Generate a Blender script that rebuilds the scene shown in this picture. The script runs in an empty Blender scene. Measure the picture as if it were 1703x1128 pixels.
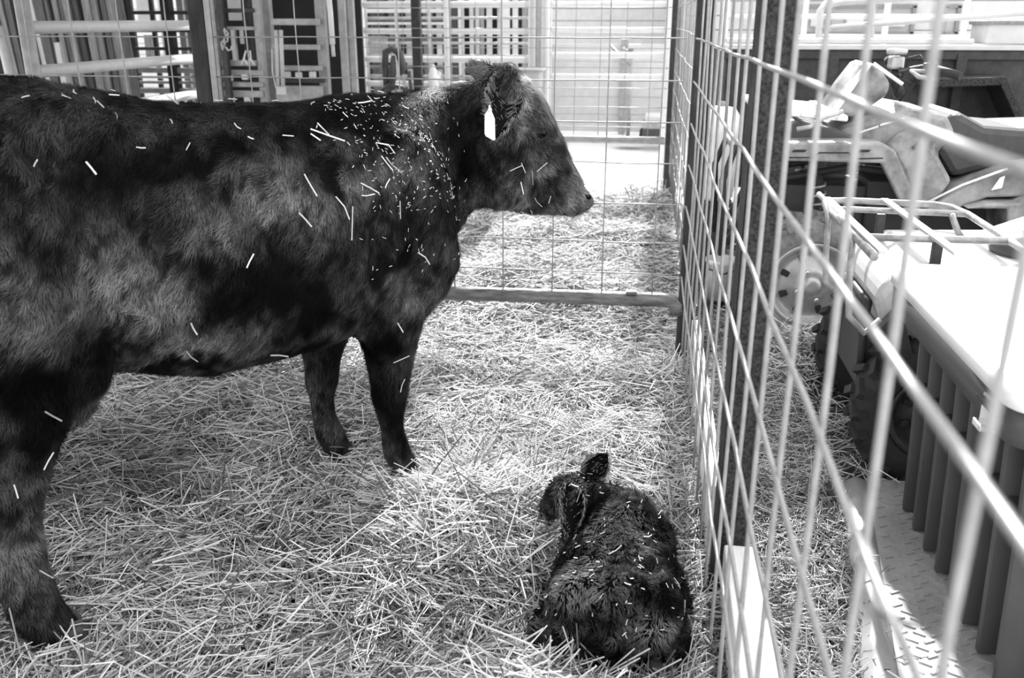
import bpy, bmesh, math, random
import numpy as np
from mathutils import Vector, Matrix, noise as mnoise

random.seed(7)
rng = np.random.default_rng(11)
S = bpy.context.scene
COL = S.collection

# ------------------------------------------------------------------ camera, world, sun, exposure
CAM_H, F_PX, PITCH, YAW = 1.55, 1520.0, math.atan(532 / 1520), math.radians(8.03)
cd = bpy.data.cameras.new('camera')
cam = bpy.data.objects.new('camera', cd)
COL.objects.link(cam)
cam.location = (0, 0, CAM_H)
cam.rotation_euler = (math.pi / 2 - PITCH, 0, YAW)
cd.sensor_width = 36
cd.lens = F_PX / 1703 * 36
cd.clip_start = 0.02
cd.dof.use_dof = True
cd.dof.focus_distance = 3.0
cd.dof.aperture_fstop = 3.8
S.camera = cam

w = bpy.data.worlds.new('overcast_sky')
S.world = w
w.use_nodes = True
bg = w.node_tree.nodes['Background']
bg.inputs[0].default_value = (1, 1, 1, 1)
bg.inputs[1].default_value = 1.15

sd = bpy.data.lights.new('sun', 'SUN')
sun = bpy.data.objects.new('sun', sd)
COL.objects.link(sun)
SUN_AZ, SUN_EL = math.radians(3), math.radians(33)      # azimuth to the right of +Y
tos = Vector((math.sin(SUN_AZ) * math.cos(SUN_EL), math.cos(SUN_AZ) * math.cos(SUN_EL), math.sin(SUN_EL)))
sun.rotation_euler = tos.to_track_quat('Z', 'Y').to_euler()
sun.location = (2, 14, 9)
sd.energy = 6.5
sd.angle = math.radians(1.5)

vs = S.view_settings
vs.view_transform = 'Standard'
vs.look = 'None'
vs.gamma = 1.0
vs.exposure = 1.05
vs.use_curve_mapping = False

# ------------------------------------------------------------------ helpers
_R = Vector((math.cos(YAW), math.sin(YAW), 0))
_FW = Vector((-math.sin(YAW) * math.cos(PITCH), math.cos(YAW) * math.cos(PITCH), -math.sin(PITCH)))
_U = _R.cross(_FW)


def at(px, py, Y):
    """photo point at real distance Y -> world point"""
    d = (float(px) - 851.5) * _R + (564 - float(py)) * _U + F_PX * _FW
    return Vector((0, 0, CAM_H)) + d * (Y / d.y)


def mat(name, g, rough=0.6, var=0.0, scale=12.0, bump=0.0, metal=0.0, spec=0.4, stretch=None, detail=4.0, contrast=1.0, coat=0.0):
    m = bpy.data.materials.new(name)
    m.use_nodes = True
    nt = m.node_tree
    b = nt.nodes['Principled BSDF']
    b.inputs['Base Color'].default_value = (g, g, g, 1)
    b.inputs['Roughness'].default_value = rough
    b.inputs['Metallic'].default_value = metal
    b.inputs['Specular IOR Level'].default_value = spec
    b.inputs['Coat Weight'].default_value = coat
    if var or bump:
        tc = nt.nodes.new('ShaderNodeTexCoord')
        mp = nt.nodes.new('ShaderNodeMapping')
        nt.links.new(tc.outputs['Object'], mp.inputs[0])
        if stretch:
            mp.inputs['Scale'].default_value = stretch
        n = nt.nodes.new('ShaderNodeTexNoise')
        n.inputs['Scale'].default_value = scale
        n.inputs['Detail'].default_value = detail
        n.inputs['Roughness'].default_value = 0.65
        nt.links.new(mp.outputs[0], n.inputs['Vector'])
        if var:
            r = nt.nodes.new('ShaderNodeValToRGB')
            lo, hi = max(0.0, g * (1 - var)), min(0.95, g * (1 + var))
            r.color_ramp.elements[0].position = 0.5 - 0.22 / contrast
            r.color_ramp.elements[1].position = 0.5 + 0.22 / contrast
            r.color_ramp.elements[0].color = (lo, lo, lo, 1)
            r.color_ramp.elements[1].color = (hi, hi, hi, 1)
            nt.links.new(n.outputs['Fac'], r.inputs[0])
            nt.links.new(r.outputs[0], b.inputs['Base Color'])
        if bump:
            bp = nt.nodes.new('ShaderNodeBump')
            bp.inputs['Strength'].default_value = bump
            bp.inputs['Distance'].default_value = 0.02
            nt.links.new(n.outputs['Fac'], bp.inputs['Height'])
            nt.links.new(bp.outputs[0], b.inputs['Normal'])
    return m


def attr_mat(name, rough=0.6, spec=0.3, sheen=0.0, trans=0.0):
    m = bpy.data.materials.new(name)
    m.use_nodes = True
    nt = m.node_tree
    b = nt.nodes['Principled BSDF']
    a = nt.nodes.new('ShaderNodeAttribute')
    a.attribute_name = 'tone'
    nt.links.new(a.outputs['Fac'], b.inputs['Base Color'])
    b.inputs['Roughness'].default_value = rough
    b.inputs['Specular IOR Level'].default_value = spec
    b.inputs['Sheen Weight'].default_value = sheen
    return m


class MB:
    def __init__(s):
        s.v, s.f, s.sm = [], [], []

    def add(s, vs, fs, smooth=False):
        o = len(s.v)
        s.v += [tuple(p) for p in vs]
        s.f += [tuple(i + o for i in f) for f in fs]
        s.sm += [smooth] * len(fs) if isinstance(smooth, bool) else smooth
        return s

    def box(s, c, d, rz=0.0, R=None):
        hx, hy, hz = d[0] / 2, d[1] / 2, d[2] / 2
        vs = [Vector((x, y, z)) for x in (-hx, hx) for y in (-hy, hy) for z in (-hz, hz)]
        M = R if R is not None else Matrix.Rotation(rz, 3, 'Z')
        vs = [M @ p + Vector(c) for p in vs]
        return s.add(vs, [(0, 1, 3, 2), (4, 6, 7, 5), (0, 4, 5, 1), (2, 3, 7, 6), (0, 2, 6, 4), (1, 5, 7, 3)])

    def beam(s, a, b, wd, ht, up=(0, 0, 1)):
        """rectangular bar from a to b"""
        a, b = Vector(a), Vector(b)
        t = (b - a).normalized()
        u = Vector(up)
        if abs(t.dot(u)) > 0.98:
            u = Vector((0, 1, 0))
        x = t.cross(u).normalized()
        y = x.cross(t).normalized()
        vs = [p + x * sx * wd / 2 + y * sy * ht / 2 for p in (a, b) for sx, sy in ((-1, -1), (1, -1), (1, 1), (-1, 1))]
        return s.add(vs, [(0, 1, 2, 3), (7, 6, 5, 4), (0, 4, 5, 1), (1, 5, 6, 2), (2, 6, 7, 3), (3, 7, 4, 0)])

    def loft(s, rings, caps=True, closed=False):
        n = len(rings[0])
        vs = [p for r in rings for p in r]
        fs = []
        m = len(rings)
        for i in range(m if closed else m - 1):
            for j in range(n):
                a, b = i * n + j, i * n + (j + 1) % n
                k = ((i + 1) % m) * n
                fs.append((a, b, k + (j + 1) % n, k + j))
        sm = [True] * len(fs)
        if caps and not closed:
            fs.append(tuple(range(n))[::-1])
            fs.append(tuple((m - 1) * n + j for j in range(n)))
            sm += [False, False]
        return s.add(vs, fs, sm)

    def tube(s, pts, r, n=8, closed=False):
        pts = [Vector(p) for p in pts]
        m = len(pts)
        rs = r if isinstance(r, (list, tuple)) else [r] * m
        rings, px = [], None
        for i, p in enumerate(pts):
            if closed:
                t = (pts[(i + 1) % m] - pts[i - 1]).normalized()
            else:
                t = (pts[min(i + 1, m - 1)] - pts[max(i - 1, 0)]).normalized()
            if px is None:
                u = Vector((0, 0, 1)) if abs(t.z) < 0.9 else Vector((0, 1, 0))
                px = t.cross(u).normalized()
            else:
                px = (px - t * px.dot(t)).normalized()
            py = t.cross(px)
            rings.append([p + (px * math.cos(2 * math.pi * k / n) + py * math.sin(2 * math.pi * k / n)) * rs[i] for k in range(n)])
        return s.loft(rings, closed=closed)

    def prism(s, poly, a, b, axis='Y'):
        """poly of (u,v); axis Y: u=x v=z, extruded y from a to b; axis X: u=y v=z; axis Z: u=x v=y"""
        f = {'Y': lambda u, v, t: (u, t, v), 'X': lambda u, v, t: (t, u, v), 'Z': lambda u, v, t: (u, v, t)}[axis]
        n = len(poly)
        vs = [f(u, v, a) for u, v in poly] + [f(u, v, b) for u, v in poly]
        fs = [tuple(range(n)), tuple(range(2 * n - 1, n - 1, -1))] + [(i, i + n, (i + 1) % n + n, (i + 1) % n) for i in range(n)]
        return s.add(vs, fs)

    def lathe(s, prof, c=(0, 0, 0), axis='Z', n=32, closed=False, caps=True):
        """prof: list of (radius, height)"""
        c = Vector(c)
        rings = []
        for r, h in prof:
            ring = []
            for k in range(n):
                a = 2 * math.pi * k / n
                x, y = r * math.cos(a), r * math.sin(a)
                ring.append(c + Vector({'Z': (x, y, h), 'Y': (x, h, y), 'X': (h, x, y)}[axis]))
            rings.append(ring)
        return s.loft(rings, closed=closed, caps=caps)

    def ell(s, c, r, R=None, nu=16, nv=10):
        c = Vector(c)
        rings = []
        for i in range(nv + 1):
            th = math.pi * (0.02 + 0.96 * i / nv)
            ring = []
            for k in range(nu):
                a = 2 * math.pi * k / nu
                p = Vector((r[0] * math.sin(th) * math.cos(a), r[1] * math.sin(th) * math.sin(a), r[2] * math.cos(th)))
                if R is not None:
                    p = R @ p
                ring.append(c + p)
            rings.append(ring)
        return s.loft(rings)

    def mesh(s, name, off=(0, 0, 0), bev=0.0):
        me = bpy.data.meshes.new(name)
        o = Vector(off)
        me.from_pydata([tuple(Vector(p) - o) for p in s.v], [], s.f)
        me.polygons.foreach_set('use_smooth', s.sm)
        bm = bmesh.new()
        bm.from_mesh(me)
        bmesh.ops.recalc_face_normals(bm, faces=bm.faces)
        if bev:
            es = [e for e in bm.edges if len(e.link_faces) == 2 and e.calc_face_angle(0) > 0.6]
            bmesh.ops.bevel(bm, geom=es, offset=bev, segments=2, profile=0.5, affect='EDGES', clamp_overlap=True)
        bm.to_mesh(me)
        bm.free()
        return me


def link(name, me, m, parent=None, loc=None):
    o = bpy.data.objects.new(name, me)
    COL.objects.link(o)
    if m is not None and me is not None and not me.materials:
        me.materials.append(m)
    if parent is not None:
        o.parent = parent
    if loc is not None:
        o.location = loc
    return o


def part(name, mb, m, parent=None, bev=0.0, base=None):
    """world-space builder -> object; under a parent (an unrotated Empty or mesh) or on its own with origin at base"""
    if parent is not None:
        off = Vector(parent.location)
        q = parent.parent
        while q is not None:
            off = off + Vector(q.location)
            q = q.parent
        return link(name, mb.mesh(name, off, bev), m, parent)
    base = Vector(base or (0, 0, 0))
    return link(name, mb.mesh(name, base, bev), m, None, base)


def tag(o, label=None, cat=None, group=None, kind=None):
    for k, v in (('label', label), ('category', cat), ('group', group), ('kind', kind)):
        if v:
            o[k] = v
    return o


def thing(name, label, cat, loc, group=None, kind=None):
    o = bpy.data.objects.new(name, None)
    COL.objects.link(o)
    o.location = loc
    o.empty_display_size = 0.1
    return tag(o, label, cat, group, kind)


# ------------------------------------------------------------------ materials (the photograph is black and white)
M = {
    'bed': mat('matted_bedding', 0.07, 0.9, 0.6, 9, 0.6),
    'concrete': mat('pale_concrete', 0.62, 0.85, 0.12, 3, 0.1),
    'dirt': mat('dark_soil', 0.10, 0.95, 0.5, 14, 0.8),
    'galv': mat('galvanised_wire', 0.30, 0.45, 0.2, 30, 0, 0.2, 0.4),
    'blackpost': mat('black_painted_steel', 0.030, 0.5, 0.7, 22, 0.25, 0.0, 0.2, stretch=(1, 1, .25)),
    'scuffed': mat('scuffed_dark_steel', 0.028, 0.55, 0.75, 90, 0.3, 0.0, 0.2, contrast=1.6),
    'rail': mat('rusty_steel_rail', 0.13, 0.5, 0.8, 14, 0.3, 0.2, 0.5, stretch=(.6, 3, 3)),
    'paintpipe': mat('pale_painted_pipe', 0.48, 0.4, 0.08, 20, 0, 0.0, 0.5),
    'whitepipe': mat('white_painted_pipe', 0.62, 0.4, 0.06, 20),
    'greypipe': mat('grey_painted_steel', 0.30, 0.45, 0.25, 12, 0.05, 0.1),
    'darksteel': mat('dark_steel', 0.042, 0.5, 0.4, 16, 0.1, 0.0, 0.25),
    'blackgap': mat('black_backing', 0.012, 0.8, 0.3, 8),  # near-black sheet behind slats and bars, giving the dark gaps
    'greyboard': mat('grey_board', 0.20, 0.7, 0.35, 10, 0.1, stretch=(6, 6, .6)),
    'darkboard': mat('dark_board', 0.08, 0.7, 0.4, 10, 0.1, stretch=(6, 6, .6)),
    'whiteboard': mat('white_painted_board', 0.50, 0.6, 0.10, 9, 0.05),
    'timber': mat('bleached_timber', 0.80, 0.7, 0.12, 18, 0.15, stretch=(6, .5, 6)),
    'plasticwhite': mat('white_plastic', 0.85, 0.35, 0.03, 6),
    'plasticgrey': mat('grey_plastic', 0.065, 0.45, 0.15, 5, 0.02),
    'plasticdark': mat('dark_plastic', 0.045, 0.5, 0.3, 9),
    'camo': mat('grey_bodywork', 0.22, 0.42, 0.55, 5.5, 0.02, contrast=1.6),
    'rubber': mat('black_rubber', 0.022, 0.75, 0.3, 20, 0.1),
    'dustyrubber': mat('dusty_tyre_rubber', 0.20, 0.8, 0.5, 14, 0.25),
    'vinyl': mat('black_vinyl', 0.05, 0.38, 0.2, 30, 0.05),
    'alloy': mat('silver_alloy', 0.42, 0.35, 0.15, 20, 0, 0.4),
    'chrome': mat('bright_steel', 0.8, 0.2, 0.05, 20, 0, 0.9),
    'plate': mat('worn_tread_plate', 0.32, 0.42, 0.25, 6, 0.03, 0.1),
    'rackpaint': mat('black_rack_tube', 0.30, 0.4, 0.45, 18, 0.05, 0.3),
    'leather': mat('dark_leather', 0.07, 0.5, 0.4, 14, 0.1),
    'horn': mat('dark_hoof_horn', 0.05, 0.5, 0.4, 25, 0.1),
    'eye': mat('wet_black_eye', 0.003, 0.08, 0, spec=0.22),
    'tag': mat('white_ear_tag', 0.82, 0.45, 0.04, 20),
    'glass': mat('hazy_window_glass', 0.35, 0.15, 0.1, 3),
}

# ------------------------------------------------------------------ ground relief
_k = [(rng.uniform(-1, 1) * f, rng.uniform(-1, 1) * f, rng.uniform(0, 6.28), a) for f, a in ((2.2, .022), (2.2, .022), (4, .016), (4, .016), (7, .010), (7, .010), (12, .006), (12, .006), (18, .004), (18, .004))]
MOUNDS = [(-.47, 2.52, .24, .13), (-.62, 2.2, .22, .05), (-.25, 5.9, .6, .28), (-.6, 5.0, .5, .12), (-1.35, 3.3, .4, .12), (-1.25, 2.55, .3, .05),
          (.05, 7.9, .35, .12), (-.3, 4.75, .4, .10), (.0, 3.2, .3, .05), (.62, 4.55, .22, .1), (.75, 4.05, .3, .16), (-.3, 1.65, .2, .04), (.05, 1.62, .18, .04), (-.25, 3.1, .25, .05), (.12, 3.7, .15, .04)]
HOLLOWS = [(-.03, 2.12, .27, .02), (-1.05, 2.92, .13, .04), (-.72, 2.82, .14, .04), (-1.5, 1.82, .2, .03), (-1.12, 2.75, .2, .05)]


def hgt(x, y):
    x, y = np.asarray(x, float), np.asarray(y, float)
    h = np.full(x.shape, -0.025)
    for kx, ky, ph, a in _k:
        h = h + a * np.sin(kx * x + ky * y + ph + 1.3 * np.sin(.8 * ky * x - .7 * kx * y))
    h = h * (1 - .97 * np.clip((x - .30) / .25, 0, 1))
    for cx, cy, r, a in MOUNDS:
        h = h + a * np.exp(-((x - cx) ** 2 + (y - cy) ** 2) / r ** 2)
    for cx, cy, r, a in HOLLOWS:
        h = h - a * np.exp(-((x - cx) ** 2 + (y - cy) ** 2) / r ** 2)
    far = np.clip((y - 7.6) / .6, 0, 1)
    return np.maximum(h * (1 - far), -0.07)


# floor of the pens: a relief mesh of matted bedding, and a pale yard slab beyond
gx, gy = np.meshgrid(np.linspace(-4.6, 3.2, 157), np.linspace(-.2, 8.3, 171))
gz = hgt(gx, gy) - .012
nx, ny = gx.shape[1], gx.shape[0]
mb = MB()
mb.v = list(zip(gx.ravel().tolist(), gy.ravel().tolist(), gz.ravel().tolist()))
mb.f = [(j * nx + i, j * nx + i + 1, (j + 1) * nx + i + 1, (j + 1) * nx + i) for j in range(ny - 1) for i in range(nx - 1)]
mb.sm = [True] * len(mb.f)
tag(part('floor', mb, M['bed']), 'dark matted bedding floor under the loose straw', None, None, 'structure')
tag(part('ground', MB().box((1, 11, -.30), (46, 34, .4)), M['concrete']), 'pale concrete yard behind the pens', None, None, 'structure')

# roof added unseen above the frame to shade the cow and left side
rf = thing('sunshade', 'corrugated roof added out of view to keep the sun off the cow', None, (-3.9, 3.8, 2.9), None, 'structure')
rings_ = []
for i in range(150):
    x = -7.6 + i * 7.0 / 149
    z = 3.0 + .02 * math.sin(i * 1.6) - (x + .6) * .06
    rings_.append([Vector((x, -.6, z)), Vector((x, 8.3, z)), Vector((x, 8.3, z + .01)), Vector((x, -.6, z + .01))])
part('sunshade_sheet', MB().loft(rings_), M['paintpipe'], rf)
for y in (.2, 2.8, 5.4, 8.0):
    part('sunshade_rafter', MB().beam((-7.5, y, 3.31), (-.65, y, 2.90), .08, .16), M['greyboard'], rf)

# ------------------------------------------------------------------ pens: posts, rails, welded wire panels
WZ = [1.82, 1.647, 1.475, 1.303, 1.13, .955, .775, .60, .455]      # heights of the panels' horizontal wires


def wobble(a, b, n, amp):
    a, b = Vector(a), Vector(b)
    ps = []
    for i in range(n + 1):
        t = i / n
        p = a.lerp(b, t)
        if 0 < i < n:
            p += Vector((random.uniform(-amp, amp), random.uniform(-amp, amp), random.uniform(-amp, amp)))
        ps.append(p)
    return ps


def wire_panel(label, a, b, vpos, zs, r, zlow, ztop, seg=10, amp=.0025):
    """a,b: ends on the ground; vpos: distances of the upright wires along a-b"""
    a, b = Vector(a), Vector(b)
    t = (b - a).normalized()
    nrm = Vector((t.y, -t.x, 0))
    root = thing('wire_panel', label, 'fence panel', (a.x, a.y, 0))
    L = (b - a).length
    for z in zs:
        part('horizontal_wire', MB().tube([q + Vector((0, 0, z)) for q in wobble(a, b, seg, amp)], r, 8), M['galv'], root)
    for s in vpos:
        if 0 <= s <= L:
            p = a + t * s + nrm * r * 1.7
            part('vertical_wire', MB().tube(wobble(p + Vector((0, 0, zlow)), p + Vector((0, 0, ztop)), 5, amp), r, 8), M['galv'], root)
    return root


# long side panel along x = 0.2 beside the camera, and the cross panel behind the cow
wire_panel('long welded wire panel running from the near edge to the dark corner post', (.2, -.2, 0), (.2, 4.04, 0),
           [.2 + .0870 + .2155 * k for k in range(0, 18)], WZ, .0042, .20, 1.86, 14, .003)
wire_panel('welded wire panel behind the cow, between the two dark posts', (-1.93, 4.07, 0), (.16, 4.07, 0),
           [.167 + .2295 * k for k in range(0, 9)], WZ, .0030, .35, 1.86)
wire_panel('welded wire panel at the far left, beyond the dark post', (-4.3, 4.07, 0), (-2.03, 4.07, 0),
           [.10 + .2295 * k for k in range(0, 10)], WZ, .0032, .35, 1.86)
wire_panel('small-looking far wire panel across the back of the second pen', (-4.2, 8.76, 0), (.2, 8.76, 0),
           [.1 + .23 * k for k in range(0, 19)], [1.82, 1.65, 1.47, 1.30, 1.13, .95, .78, .6], .0032, .5, 1.86)
wire_panel('wire panel along the second pen, between corner post and far post', (.235, 4.16, 0), (.25, 8.7, 0),
           [.15 + .2155 * k for k in range(0, 21)], WZ, .0035, .2, 1.86, 12, .006)


def post(label, x, y, sx, sy, h, m, bev=.008, plates=()):
    root = thing('steel_post', label, 'post', (x, y, 0))
    part('upright', MB().box((x, y, h / 2 - .05), (sx, sy, h + .1)), m, root, bev)
    part('cap', MB().box((x, y, h + .004), (sx + .012, sy + .012, .008)), m, root)
    for z in plates:
        part('clamp', MB().box((x, y, z), (sx + .014, sy + .014, .035)), m, root, .003)
    return root


p_corner = post('black square corner post where the two wire panels meet', .235, 4.10, .078, .078, 2.25, M['blackpost'], plates=(.30,))
p_side = post('broad dark post standing outside the long wire panel', .300, 2.34, .088, .085, 2.1, M['scuffed'])
part('edge_strip', MB().box((.249, 2.293, 1.02), (.012, .010, 2.02)), M['blackpost'], p_side)
p_left = post('black post behind the cow\'s back', -1.98, 4.08, .078, .078, 2.25, M['blackpost'])
part('angle_strip', MB().box((-1.932, 4.055, 1.1), (.014, .03, 2.2)), M['greypipe'], p_left)
p_far = post('slim dark post at the far corner of the second pen', .25, 8.78, .09, .09, 3.5, M['darksteel'])
part('angle_strip', MB().box((.315, 8.76, 1.2), (.035, .03, 2.4)), M['whitepipe'], p_far)

r1 = thing('bottom_rail', 'thick rusty bottom rail beneath the wire panel behind the cow', 'rail', (-1.93, 4.07, .335))
part('pipe', MB().tube(wobble((-1.94, 4.07, .318), (.12, 4.07, .335), 8, .002) + [Vector((.165, 4.07, .33)), Vector((.185, 4.07, .305)), Vector((.19, 4.072, .27))], .033, 14), M['rail'], r1)
part('weld_plate', MB().box((-.02, 4.05, .372), (.05, .03, .012)), M['rail'], r1)
r2 = tag(part('bottom_rail', MB().tube(wobble((-4.2, 8.76, .48), (.2, 8.76, .48), 6, .003), .035, 10), M['greypipe'], base=(-4.2, 8.76, .48)),
         'grey low rail across the far side of the second pen', 'rail')

# timbers lying along the foot of the long panel
tb = MB().beam((.295, .7, .10), (.315, 2.25, .10), .085, .17)
tag(part('timber', tb, M['timber'], None, .006, (.295, .7, .015)), 'bleached timber on the ground at the foot of the broad dark post', 'timber')
tb = MB().beam((.262, 2.42, .14), (.275, 4.03, .13), .035, .26)
tag(part('timber', tb, M['timber'], None, .005, (.262, 2.42, .02)), 'white board on edge along the wire panel up to the corner post', 'timber')

# ------------------------------------------------------------------ animals
def ring(T, B, hw, L=None, n=22, k=0.0, e=2.2):
    """closed section: top point T, bottom point B, half width hw along lateral L; k shifts the widest point"""
    T, B = Vector(T), Vector(B)
    C = (T + B) / 2
    up = (T - B) / 2
    if L is None:
        L = Vector((0, 1, 0))
    L = Vector(L).normalized()
    out = []
    for i in range(n):
        a = 2 * math.pi * i / n
        c, s_ = math.cos(a), math.sin(a)
        x = math.copysign(abs(c) ** (2 / e), c)
        v = math.copysign(abs(s_) ** (2 / e), s_)
        v2 = v + k * (1 - v * v)
        out.append(C + L * hw * x + up * v2)
    return out


def hring(c, rx, ry, n=14):
    """horizontal section of a leg"""
    c = Vector(c)
    return [c + Vector((rx * math.cos(2 * math.pi * i / n), ry * math.sin(2 * math.pi * i / n), 0)) for i in range(n)]


def fuse(mb, voxel, smooth, name):
    me = mb.mesh('tmp')
    o = bpy.data.objects.new('tmp', me)
    COL.objects.link(o)
    r = o.modifiers.new('r', 'REMESH')
    r.mode = 'VOXEL'
    r.voxel_size = voxel
    r.use_smooth_shade = True
    s = o.modifiers.new('s', 'SMOOTH')
    s.factor = 0.5
    s.iterations = smooth
    dg = bpy.context.evaluated_depsgraph_get()
    out = bpy.data.meshes.new_from_object(o.evaluated_get(dg))
    out.name = name
    out.materials.clear()
    bpy.data.objects.remove(o)
    bpy.data.meshes.remove(me)
    out.polygons.foreach_set('use_smooth', [True] * len(out.polygons))
    return out


def coords(me):
    c = np.empty(len(me.vertices) * 3, np.float32)
    me.vertices.foreach_get('co', c)
    return c.reshape(-1, 3).astype(float)


def setco(me, c):
    me.vertices.foreach_set('co', c.astype(np.float32).ravel())
    me.update()


def normals(me):
    n = np.empty(len(me.vertices) * 3, np.float32)
    me.vertices.foreach_get('normal', n)
    return n.reshape(-1, 3).astype(float)


_kn = rng.normal(size=(24, 3))
_kp = rng.uniform(0, 6.28, 24)


def vnoise(p, f, o=0):
    """cheap smooth noise in [-1,1] from warped plane waves"""
    q = p * f
    q = q + .7 * np.sin(q[:, [1, 2, 0]] * 1.7 + o)
    a = np.zeros(len(p))
    for i in range(6):
        j = (i + o * 5) % 24
        a += np.sin(q @ _kn[j] + _kp[j] + o)
    return a / 3.2


def raw_mesh(name, verts, faces, tone=None):
    """fast mesh from numpy arrays (faces: Nx3 or Nx4)"""
    me = bpy.data.meshes.new(name)
    nf, k = faces.shape
    me.vertices.add(len(verts))
    me.vertices.foreach_set('co', verts.astype(np.float32).ravel())
    me.loops.add(nf * k)
    me.loops.foreach_set('vertex_index', faces.astype(np.int32).ravel())
    me.polygons.add(nf)
    me.polygons.foreach_set('loop_start', np.arange(0, nf * k, k, dtype=np.int32))
    me.update(calc_edges=True)
    if tone is not None:
        at_ = me.attributes.new('tone', 'FLOAT', 'POINT')
        at_.data.foreach_set('value', tone.astype(np.float32))
    return me


def unit(a):
    return a / np.maximum(np.linalg.norm(a, axis=1, keepdims=True), 1e-9)


def fur(me, N, length, width, flow, tonef, seed, lift=.25, curl=.4, mask=None):
    """short hairs as flat tapering strips growing from the skin of mesh me"""
    g = np.random.default_rng(seed)
    me.calc_loop_triangles()
    t = np.empty(len(me.loop_triangles) * 3, np.int32)
    me.loop_triangles.foreach_get('vertices', t)
    t = t.reshape(-1, 3)
    co, no = coords(me), normals(me)
    a, b, c = co[t[:, 0]], co[t[:, 1]], co[t[:, 2]]
    ar = np.linalg.norm(np.cross(b - a, c - a), axis=1)
    if mask is not None:
        ar = ar * mask((a + b + c) / 3)
    idx = g.choice(len(t), N, p=ar / ar.sum())
    u = g.random((N, 2))
    fl = u.sum(1) > 1
    u[fl] = 1 - u[fl]
    w0 = 1 - u.sum(1)
    P = a[idx] * w0[:, None] + b[idx] * u[:, :1] + c[idx] * u[:, 1:]
    nn = unit(no[t[idx, 0]] * w0[:, None] + no[t[idx, 1]] * u[:, :1] + no[t[idx, 2]] * u[:, 1:])
    d = flow(P)
    rnd = np.stack([vnoise(P, 26, 1), vnoise(P, 26, 2), vnoise(P, 26, 3)], 1) * curl + np.stack([vnoise(P, 70, 4), vnoise(P, 70, 5), vnoise(P, 70, 6)], 1) * curl * .6
    d = d + rnd + g.normal(size=(N, 3)) * .12
    d = unit(d - nn * (d * nn).sum(1, keepdims=True))
    L = length * g.uniform(.55, 1.25, N)[:, None]
    W = width * g.uniform(.6, 1.3, N)[:, None]
    side = np.cross(nn, d)
    d2 = unit(d + side * (g.normal(size=(N, 1)) * .35))
    lf = lift * g.uniform(.4, 1.5, N)[:, None]
    p0 = P - nn * .002
    p1 = P + d * L * .5 + nn * L * lf * .62
    p2 = p1 + d2 * L * .5 + nn * L * lf * .2
    V = np.stack([p0 - side * W / 2, p0 + side * W / 2, p1 - side * W * .42, p1 + side * W * .42, p2], 1).reshape(-1, 3)
    o = (np.arange(N) * 5)[:, None]
    F = np.concatenate([o + np.array([[0, 1, 3]]), o + np.array([[0, 3, 2]]), o + np.array([[2, 3, 4]])], 1).reshape(-1, 3)
    tone = np.repeat(tonef(P, g), 5)
    return raw_mesh('fur', V, F, tone)


# ---- the cow.  Local frame: x forward, y to its left, z up; origin on the ground between the forefeet
COW_ANG = math.radians(52.9)
COW_O = Vector((-.883, 2.89, 0))
cb = MB()
torso = [  # x, ztop, zbot, half width, k
    (-1.545, 1.17, .98, .05, 0), (-1.51, 1.27, .84, .13, 0), (-1.42, 1.345, .72, .205, .05), (-1.28, 1.405, .66, .25, .06), (-1.12, 1.428, .64, .275, .08),
    (-.97, 1.418, .655, .285, .10), (-.84, 1.385, .62, .30, .0), (-.70, 1.348, .585, .335, -.10), (-.52, 1.328, .57, .355, -.12), (-.35, 1.318, .57, .35, -.12),
    (-.18, 1.316, .58, .325, -.10), (-.03, 1.32, .575, .285, -.05), (.09, 1.322, .575, .245, -.05)]
rings = [ring((x, 0, zt), (x, 0, zb), hw, k=k) for x, zt, zb, hw, k in torso]
neck = [  # T, B, half width, heading relative to body (deg)
    ((.14, 0, 1.325), (.205, 0, .63), .205, 0), ((.215, .003, 1.327), (.268, .001, .745), .165, -4), ((.312, -.003, 1.335), (.333, -.008, .826), .135, -14),
    ((.384, -.035, 1.348), (.37, -.032, .868), .118, -24), ((.427, -.085, 1.362), (.385, -.058, .905), .112, -33)]
HD = -37.0
head = [
    ((.481, -.136, 1.385), (.411, -.083, .917), .118), ((.540, -.180, 1.372), (.450, -.113, .915), .125), ((.590, -.218, 1.302), (.502, -.152, .901), .122),
    ((.630, -.248, 1.208), (.554, -.191, .888), .100), ((.668, -.277, 1.114), (.607, -.230, .892), .082), ((.700, -.301, 1.039), (.649, -.262, .882), .074),
    ((.727, -.321, .982), (.685, -.289, .878), .072), ((.745, -.334, .943), (.712, -.310, .884), .055), ((.746, -.335, .925), (.728, -.322, .902), .025)]


def lat(deg):
    a = math.radians(deg)
    return (-math.sin(a), math.cos(a), 0)


rings += [ring(T, B, hw, lat(h), k=-.05, e=2.1) for T, B, hw, h in neck]
HE = [2.2, 2.4, 2.6, 2.5, 2.4, 2.4, 2.6, 2.6, 2.2]
HK = [.18, .22, .22, .15, .05, 0, 0, 0, 0]
rings += [ring(T, B, hw, lat(HD), k=HK[i], e=HE[i]) for i, (T, B, hw) in enumerate(head)]
cb.loft(rings)
Rb = Matrix.Rotation(0, 3, 'X')
for sy in (-1, 1):   # muscle masses
    cb.ell((.02, sy * .215, .95), (.15, .085, .30), Matrix.Rotation(math.radians(-14), 3, 'Y'))       # shoulder
    cb.ell((.125, sy * .165, .80), (.10, .075, .12))                                                    # point of shoulder
    cb.ell((-.09, sy * .20, .66), (.13, .08, .15))                                                      # upper arm
    cb.ell((-1.20, sy * .215, .98), (.23, .10, .33), Matrix.Rotation(math.radians(10), 3, 'Y'))        # thigh
    cb.ell((-1.0, sy * .225, 1.315), (.13, .07, .07))                                                 # hook bone
    cb.ell((-1.05, sy * .20, .76), (.09, .06, .13), Matrix.Rotation(math.radians(-12), 3, 'Y'))         # flank fold
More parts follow.
